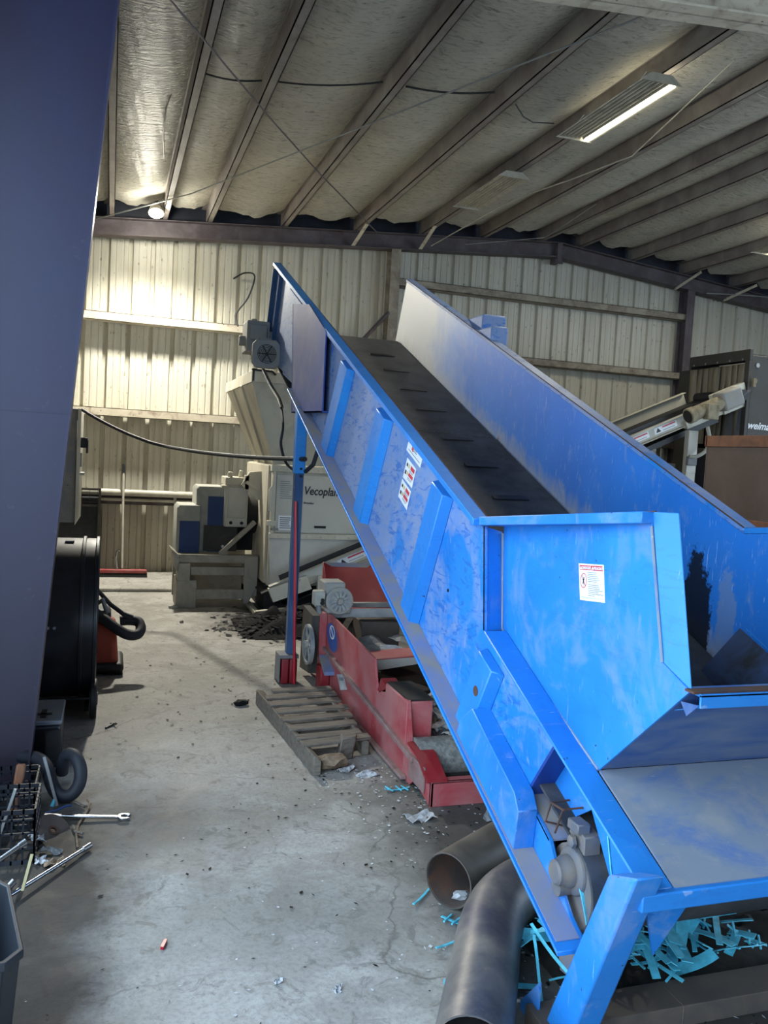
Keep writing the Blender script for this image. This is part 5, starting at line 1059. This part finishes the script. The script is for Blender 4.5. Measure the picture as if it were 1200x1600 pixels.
# broom
t = thing('push_broom', 'wide red push broom with a pale handle leaning on the back wall', 'broom', (.2,12.1,.045))
m = MB(); m.cyl((.205,12.06,.16),(.185,12.33,1.48),.017,n=10); m.build('handle', M['white_metal'], t); m = MB(); m.cyl((.1855,12.325,1.44),(.183,12.345,1.585),.019,n=10); m.build('grip', M['hose'], t)
m = MB(); m.box(-.10,.535,12.0,12.09,.10,.15); m.build('brush_head', M['red'], t, bevel=.01); m = MB()
for k in range(40): x=-.09+.62*k/39; m.hexa([(x-.008,12.01,.105),(x+.008,12.01,.105),(x+.008,12.08,.105),(x-.008,12.08,.105)],[(x-.010,11.99,.047),(x+.010,11.99,.047),(x+.010,12.10,.047),(x-.010,12.10,.047)])
m.build('bristles', M['dark'], t); m = MB(); m.sweep([(.15,12.04,.15),(.12,12.03,.3),(.13,12.02,.40),(.155,12.02,.42),(.17,12.03,.40)], .012, 8); m.build('brace', M['chrome'], t)
# drum fan
t = thing('drum_fan', 'large black wheeled drum fan standing behind the navy column', 'fan', (-.4,6.4,0)); fc = Vector((-.06,6.4,.625))
m = MB(); m.pipe(fc-Vector((.62,0,0)), fc, .565, .012, 48); m.build('drum', M['drum'], t)
for x in (0, -.09, -.62): m = MB(); m.pipe(fc+Vector((x-.012,0,0)), fc+Vector((x+.012,0,0)), .58, .03, 48); m.build('rim_band', M['drum'], t, bevel=.004)
m = MB(); m.cyl(fc-Vector((.3,0,0)), fc-Vector((.12,0,0)), .12, n=20)
m.build('fan_motor', M['dark'], t); m = MB()
for k in range(6):
    a = 2*math.pi*k/6; ca, sa = math.cos(a), math.sin(a); m.hexa([fc+Vector((-.12,ca*.1-sa*.06,sa*.1+ca*.06)),fc+Vector((-.17,ca*.1+sa*.06,sa*.1-ca*.06)),fc+Vector((-.175,ca*.1+sa*.06,sa*.1-ca*.06)),fc+Vector((-.125,ca*.1-sa*.06,sa*.1+ca*.06))],[fc+Vector((-.08,ca*.53-sa*.12,sa*.53+ca*.12)),fc+Vector((-.2,ca*.53+sa*.12,sa*.53-ca*.12)),fc+Vector((-.205,ca*.53+sa*.12,sa*.53-ca*.12)),fc+Vector((-.085,ca*.53-sa*.12,sa*.53+ca*.12))])
m.build('blades', M['grey'], t); m = MB()
for r_ in (.1,.17,.24,.31,.38,.45,.52): m.pipe(fc+Vector((-.006,0,0)), fc+Vector((.002,0,0)), r_, .006, 36)
for k in range(8): a=math.pi*k/4; m.bar(fc+Vector((0,.06*math.cos(a),.06*math.sin(a))), fc+Vector((0,.55*math.cos(a),.55*math.sin(a))), .006,.006,(1,0,0))
m.build('grille', M['drum'], t)
for (x, y, r_) in ((-.055,6.0,.135),(-.60,6.0,.135)):
    m = MB(); m.cyl((x-.022,y,r_),(x+.022,y,r_),r_,n=24); w = m.build('wheel', M['rubber'], t, bevel=.008); m = MB(); m.cyl((x-.026,y,r_),(x+.028,y,r_),.045,n=12); m.build('hub', M['grey'], w)
m = MB(); m.cyl((-.62,6.0,.135),(-.04,6.0,.135),.012,n=8); m.bar((-.1,6.0,.135),(-.1,6.15,.12),.03,.02); m.bar((-.1,6.1,.03),(-.1,6.75,.02),.03,.03); m.bar((-.6,6.1,.03),(-.6,6.75,.02),.03,.03); m.box(-.62,-.08,6.7,6.74,0,.08); m.build('stand', M['drum'], t)
for xx in (-.35,-.31): m = MB(); m.cyl((xx,5.84,.66),(xx,5.825,.66),.01,n=8); m.build('rivet', M['galv'], t)
m = MB(); lf = fc + Vector((-.20,0,0)); m.box(-.28,-.22,6.27,6.33,1.176,1.186); m.build('handle_mount', M['grey'], t)
# orange vacuum
t = thing('shop_vacuum', 'orange shop vacuum with a black coiled hose behind the drum fan', 'vacuum', (-.1,7.3,0))
m = MB(); m.hexa([(-.42,7.1,.06),(.12,7.1,.06),(.12,7.5,.06),(-.42,7.5,.06)],[(-.40,7.12,.42),(.09,7.12,.42),(.09,7.48,.42),(-.40,7.48,.42)]); m.build('tank', M['orange'], t, bevel=.05, seg=3); m = MB(); m.box(-.45,.16,7.06,7.54,.02,.10); m.build('base', M['rubber'], t, bevel=.03, seg=2)
for x in (-.4,.1): m = MB(); m.cyl((x,7.1,.03),(x+.05,7.1,.03),.03,n=12); m.build('caster', M['rubber'], t)
m = MB(); m.box(-.38,.05,7.16,7.44,.42,.52); m.build('motor_head', M['rubber'], t, bevel=.04, seg=2)
m = MB(); m.sweep(crom([(-.10,7.22,.50),(-.02,7.12,.47),(.08,7.06,.40),(.18,7.04,.345),(.255,7.06,.34),(.285,7.12,.375),(.265,7.18,.42),(.19,7.20,.43),(.12,7.2,.425)]), .042, 12); m.build('hose', M['hose'], t)
m = MB(); m.sweep([(-.06,7.3,.66),(.04,7.22,.56),(.14,7.18,.49),(.20,7.17,.46)], .018, 8); m.bar((.14,7.17,.49),(.22,7.16,.46),.03,.035); m.build('wand', M['hose'], t)
m = MB(); m.sweep([(-.1,7.3,.52),(-.02,7.2,.60),(.02,7.15,.50)], .02, 8); m.build('carry_handle', M['grey'], t)
# black welder box with a fat hose
t = thing('welding_machine', 'black floor machine with a grey lid at the foot of the navy column', 'machine', (-.5,5.2,0))
m = MB(); m.box(-1.0,-.215,5.0,5.40,.03,.285); m.build('case', M['drum'], t, bevel=.02, seg=2); m = MB(); m.box(-1.0,-.21,4.99,5.41,.285,.31); m.build('lid', M['grey'], t, bevel=.006); m = MB(); m.box(-.36,-.27,5.1,5.13,.311,.315); m.box(-.33,-.3,5.05,5.2,.311,.315); m.build('lid_mark', M['dark'], t)
for x in (-.95,-.30):
    for y in (5.05,5.34): m = MB(); m.cyl((x,y,.0),(x,y,.04),.025,n=10); m.build('rubber_foot', M['rubber'], t)
m = MB(); m.prism([(-.30,4.985,.26),(-.215,4.985,.27),(-.20,4.985,.10),(-.30,4.985,.06)], (0,-.03,0)); m.build('front_cover', M['dark'], t, bevel=.01)
wire('fat_hose', [(-.42,4.86,.16),(-.33,4.78,.18),(-.27,4.70,.16),(-.235,4.62,.09),(-.195,4.58,.045),(-.14,4.575,.042),(-.10,4.59,.09),(-.095,4.62,.16),(-.125,4.68,.21),(-.17,4.74,.20),(-.19,4.78,.13),(-.195,4.8,.08)], .034, M['hose'], 'fat black hose looped beside the black floor machine', 'hose', n=12)
# plastic crates with tools
def crate(x0, x1, y0, y1, h, label, seed):
    t = thing('plastic_crate', label, 'crate', ((x0+x1)/2,(y0+y1)/2,0)); m = MB(); w = .008
    for z in (.0, h*.28, h*.55, h*.80, h-.02): 
        zz = z + (.02 if z in (.0, h-.02) else w)
        m.box(x0,x1,y0,y0+w,z,zz); m.box(x0,x1,y1-w,y1,z,zz); m.box(x0,x0+w,y0,y1,z,zz); m.box(x1-w,x1,y0,y1,z,zz)
    nx_ = 7
    for k in range(nx_+1):
        x = x0+(x1-x0-w)*k/nx_; m.box(x,x+w,y0,y0+w,0,h); m.box(x,x+w,y1-w,y1,0,h); y = y0+(y1-y0-w)*k/nx_; m.box(x0,x0+w,y,y+w,0,h); m.box(x1-w,x1,y,y+w,0,h)
    m.build('lattice', M['drum'], t); m = MB(); m.box(x0+.01,x1-.01,y0+.01,y1-.01,.006,.016); m.build('floor_panel', M['dark'], t); return t
crate(-.62,-.292,4.30,4.62,.20,'black lattice crate at the foot of the navy column', 1)
crate(-.60,-.262,3.93,4.24,.25,'lower black lattice crate in front of the other crate', 2)
m = MB(); m.bar((-.40,4.42,.02),(-.37,4.45,.27),.045,.03,(0,1,0)); tag(m.build('tool_handle', M['brown_lt'], loc=(-.4,4.42,0), bevel=.008), 'faded orange-brown tool handle standing in the rear crate', 'tool')
m = MB(); m.bar((-.44,4.10,.02),(-.36,4.05,.30),.012,.012,(0,1,0)); tag(m.build('steel_rod', M['galv'], loc=(-.44,4.1,0)), 'thin grey rod standing in the lower crate', 'rod')
m = MB(); m.bar((-.275,4.60,.245),(-.20,4.50,.02),.014,.006,(0,1,0)); tag(m.build('steel_strap', M['grey'], loc=(-.27,4.55,0)), 'grey metal strap leaning on the crate below the fat hose', 'strap')
# wrench, bars, disc
t = thing('combination_wrench', 'long chrome open-end wrench lying across the oily floor', 'wrench', (-.06,4.34,.0)); a, b = Vector((-.256,4.375,.03)), Vector((.10,4.318,.015))
m = MB(); m.bar(a, b, .022, .012); m.build('shank', M['chrome'], t, bevel=.004, seg=2)
hc = Vector((.128,4.314,.015)); ax = (b-a).normalized(); ay = Vector((-ax.y,ax.x,0)); pts = []
for k in range(25):
    an = R(35)+R(290)*k/24; pts.append(hc+ax*math.cos(an)*.036+ay*math.sin(an)*.034)
for k in range(25):
    an = R(325)-R(290)*k/24; pts.append(hc+ax*math.cos(an)*.018+ay*math.sin(an)*.017)
m = MB(); m.prism([p-Vector((0,0,.008)) for p in pts], (0,0,.016)); m.build('jaw', M['chrome'], t, bevel=.003)
t = thing('chrome_bar', 'long chrome breaker bar lying over the oil stain', 'bar', (-.2,3.8,0)); m = MB(); m.cyl((-.36,3.55,.04),(-.055,3.985,.022),.0095,n=12); m.build('shaft', M['chrome'], t); m = MB(); m.cyl((-.062,3.975,.0225),(-.03,4.02,.021),.014,n=12); m.build('square_drive', M['chrome'], t)
for (p0, p1, lab) in (((-.50,3.30,.22),(-.262,3.43,.335),'bright chrome bar end sticking out above the grey bin'),((-.50,3.26,.012),(-.30,3.42,.185),'short chrome bar end just above the bin rim')):
    m = MB(); m.cyl(p0,p1,.011,n=10); m.cyl(Vector(p1)-(Vector(p1)-Vector(p0)).normalized()*.03,p1,.015,n=10); tag(m.build('chrome_bar', M['chrome'], loc=p0), lab, 'bar')
m = MB(); m.bar((-.275,3.50,.10),(-.25,3.60,.20),.012,.006,(0,0,1)); tag(m.build('brass_strip', M['brass'], loc=(-.27,3.5,.1)), 'narrow brassy strip standing between the chrome bars', 'strip')
t = thing('grinding_disc', 'rusty brown grinding disc lying below the wrench', 'disc', (-.205,4.22,.0)); m = MB(); m.pipe((-.205,4.22,.012),(-.200,4.215,.020),.088,.072,30); m.build('disc_body', M['tube'], t); m = MB(); m.pipe((-.2043,4.2193,.013),(-.1995,4.2143,.0225),.026,.012,16); m.build('disc_label', M['rust_edge'], t)
wire('bent_twig', [(-.055,4.55,.02),(-.04,4.50,.02),(-.055,4.42,.01),(-.09,4.28,.008),(-.095,4.17,.008),(-.085,4.05,.008)], .006, M['wood_raw'], 'long thin bent twig crossing under the wrench', 'twig')
wire('bent_twig', [(-.16,4.62,.01),(-.10,4.53,.012),(-.065,4.48,.014)], .008, M['wood'], 'short dark twig above the wrench', 'twig')
wire('bent_twig', [(-.115,4.27,.012),(-.10,4.20,.012),(-.065,4.17,.012)], .007, M['wood'], 'curved stub of twig right of the grinding disc', 'twig')
wire('blue_tie', [(-.25,4.43,.02),(-.20,4.42,.03),(-.16,4.44,.04),(-.13,4.46,.035)], .006, M['navy'], 'bright blue plastic tie behind the wrench end', 'tie')
wire('blue_tie', [(-.23,4.50,.02),(-.215,4.52,.05),(-.22,4.47,.03)], .005, M['cyan'], 'pale blue plastic loop near the crate corner', 'tie')
sheet((-.265,4.13,.03), .07, .05, (.2,.3,.4), M['paper'], 'white crumpled scrap at the left edge of the disc', 80)
sheet((-.20,4.02,.015), .10, .03, (0,.1,-.3), M['paper_grey'], 'pale green-grey splinter under the disc', 81)
sheet((-.175,3.90,.012), .09, .06, (0,.05,.2), M['wood_raw'], 'brown dry leaf beside the chrome bar', 82)
sheet((-.235,3.93,.015), .05, .04, (.1,.1,.2), M['paper'], 'small yellowish-white lump left of the dry leaf', 83)
m = MB(); m.bar((.27,5.80,.006),(.36,5.90,.01),.012,.01); m.bar((.30,5.87,.006),(.36,5.80,.01),.008,.008); tag(m.build('black_clip', M['rubber'], loc=(.3,5.85,0)), 'small black cross-shaped clip on the floor right of the fan wheel', 'clip') if False else None
m = MB(); m.bar((.03,5.75,.006),(.09,5.83,.012),.012,.01); m.bar((.06,5.84,.006),(.10,5.78,.02),.008,.008); tag(m.build('black_clip', M['rubber'], loc=(.06,5.8,0)), 'small black cross-shaped clip on the floor right of the fan wheel', 'clip')
# grey bin in the corner
t = thing('plastic_bin', 'dark grey-blue open plastic bin in the bottom left corner', 'bin', (-.4,2.75,0))
o1 = [(-.62,2.40),(-.225,2.40),(-.185,2.46),(-.26,2.84),(-.31,2.90),(-.62,2.92)]; cx_, cy_ = -.42, 2.69
def ring(k, z): return [(cx_+(x-cx_)*k, cy_+(y-cy_)*k, z) for x, y in o1]
m = MB(); rgs = [ring(.80,0), ring(.96,.44), ring(1,.44), ring(1,.465), ring(.94,.465), ring(.78,.012)]; nn_ = 6
m.add([p for r in rgs for p in r], [(k*nn_+i, k*nn_+(i+1)%nn_, (k+1)*nn_+(i+1)%nn_, (k+1)*nn_+i) for k in range(5) for i in range(nn_)]+[tuple(range(6))[::-1], tuple(range(30,36))]); m.build('tub', M['bin'], t, bevel=.01, seg=2)
# ================================================================= LIGHT, SKY, CAMERA
w = bpy.data.worlds.new('sky'); SC.world = w; w.use_nodes = True
bg = w.node_tree.nodes['Background']; bg.inputs[0].default_value = (.60, .79, 1.0, 1); bg.inputs[1].default_value = SKY
def portal(loc, rot, sx, sy):
    l = bpy.data.lights.new('door_portal', 'AREA'); l.shape = 'RECTANGLE'; l.size = sx; l.size_y = sy; l.cycles.is_portal = True
    o = bpy.data.objects.new('door_portal', l); COL.objects.link(o); o.location = loc; o.rotation_euler = rot
portal((-1.32, -1.55, 2.15), (0, R(-90), 0), 4.3, 10.9)
portal((13.12, 2, 2.15), (0, R(90), 0), 4.3, 10)  # portal of the added opening in the right wall
l = bpy.data.lights.new('flood_lamp_spill', 'POINT'); l.energy = 30; l.color = (1, .95, .80); l.shadow_soft_size = .08
o = bpy.data.objects.new('flood_lamp_spill', l); COL.objects.link(o); o.location = (.47, 11.75, 4.79)
l = bpy.data.lights.new('flood_lamp_light', 'SPOT'); l.energy = FLOOD; l.color = (1, .955, .83); l.shadow_soft_size = .12; l.spot_size = R(165); l.spot_blend = 1
o = bpy.data.objects.new('flood_lamp_light', l); COL.objects.link(o); o.location = (.47, 11.78, 4.84); o.rotation_euler = (R(-24), 0, 0)
l = bpy.data.lights.new('sun', 'SUN'); l.energy = SUN; l.angle = R(.6); l.color = (1, .95, .86)
o = bpy.data.objects.new('sun', l); COL.objects.link(o); o.rotation_euler = (0, R(32), 0)

cam = bpy.data.cameras.new('camera'); cam.sensor_fit = 'VERTICAL'; cam.sensor_height = 24; cam.lens = 1320 / 1600 * 24; cam.clip_start = .05
co = bpy.data.objects.new('camera', cam); COL.objects.link(co)
yaw, pitch, roll = R(18.105), R(-3.783), R(3.202)
f = Vector((math.sin(yaw)*math.cos(pitch), math.cos(yaw)*math.cos(pitch), math.sin(pitch))); r = Vector((math.cos(yaw), -math.sin(yaw), 0)); u = r.cross(f)
r2 = r*math.cos(roll) + u*math.sin(roll); u2 = u*math.cos(roll) - r*math.sin(roll)
Mx = Matrix((r2, u2, -f)).transposed().to_4x4(); Mx.translation = (0, 0, 1.9); co.matrix_world = Mx
SC.camera = co
SC.view_settings.view_transform = 'Standard'; SC.view_settings.look = 'None'; SC.view_settings.gamma = 1; SC.view_settings.use_curve_mapping = False
SC.view_settings.exposure = .06
SC.cycles.max_bounces = 10; SC.cycles.diffuse_bounces = 6; SC.cycles.glossy_bounces = 4; SC.cycles.sample_clamp_indirect = 6; SC.cycles.caustics_reflective = False; SC.cycles.caustics_refractive = False
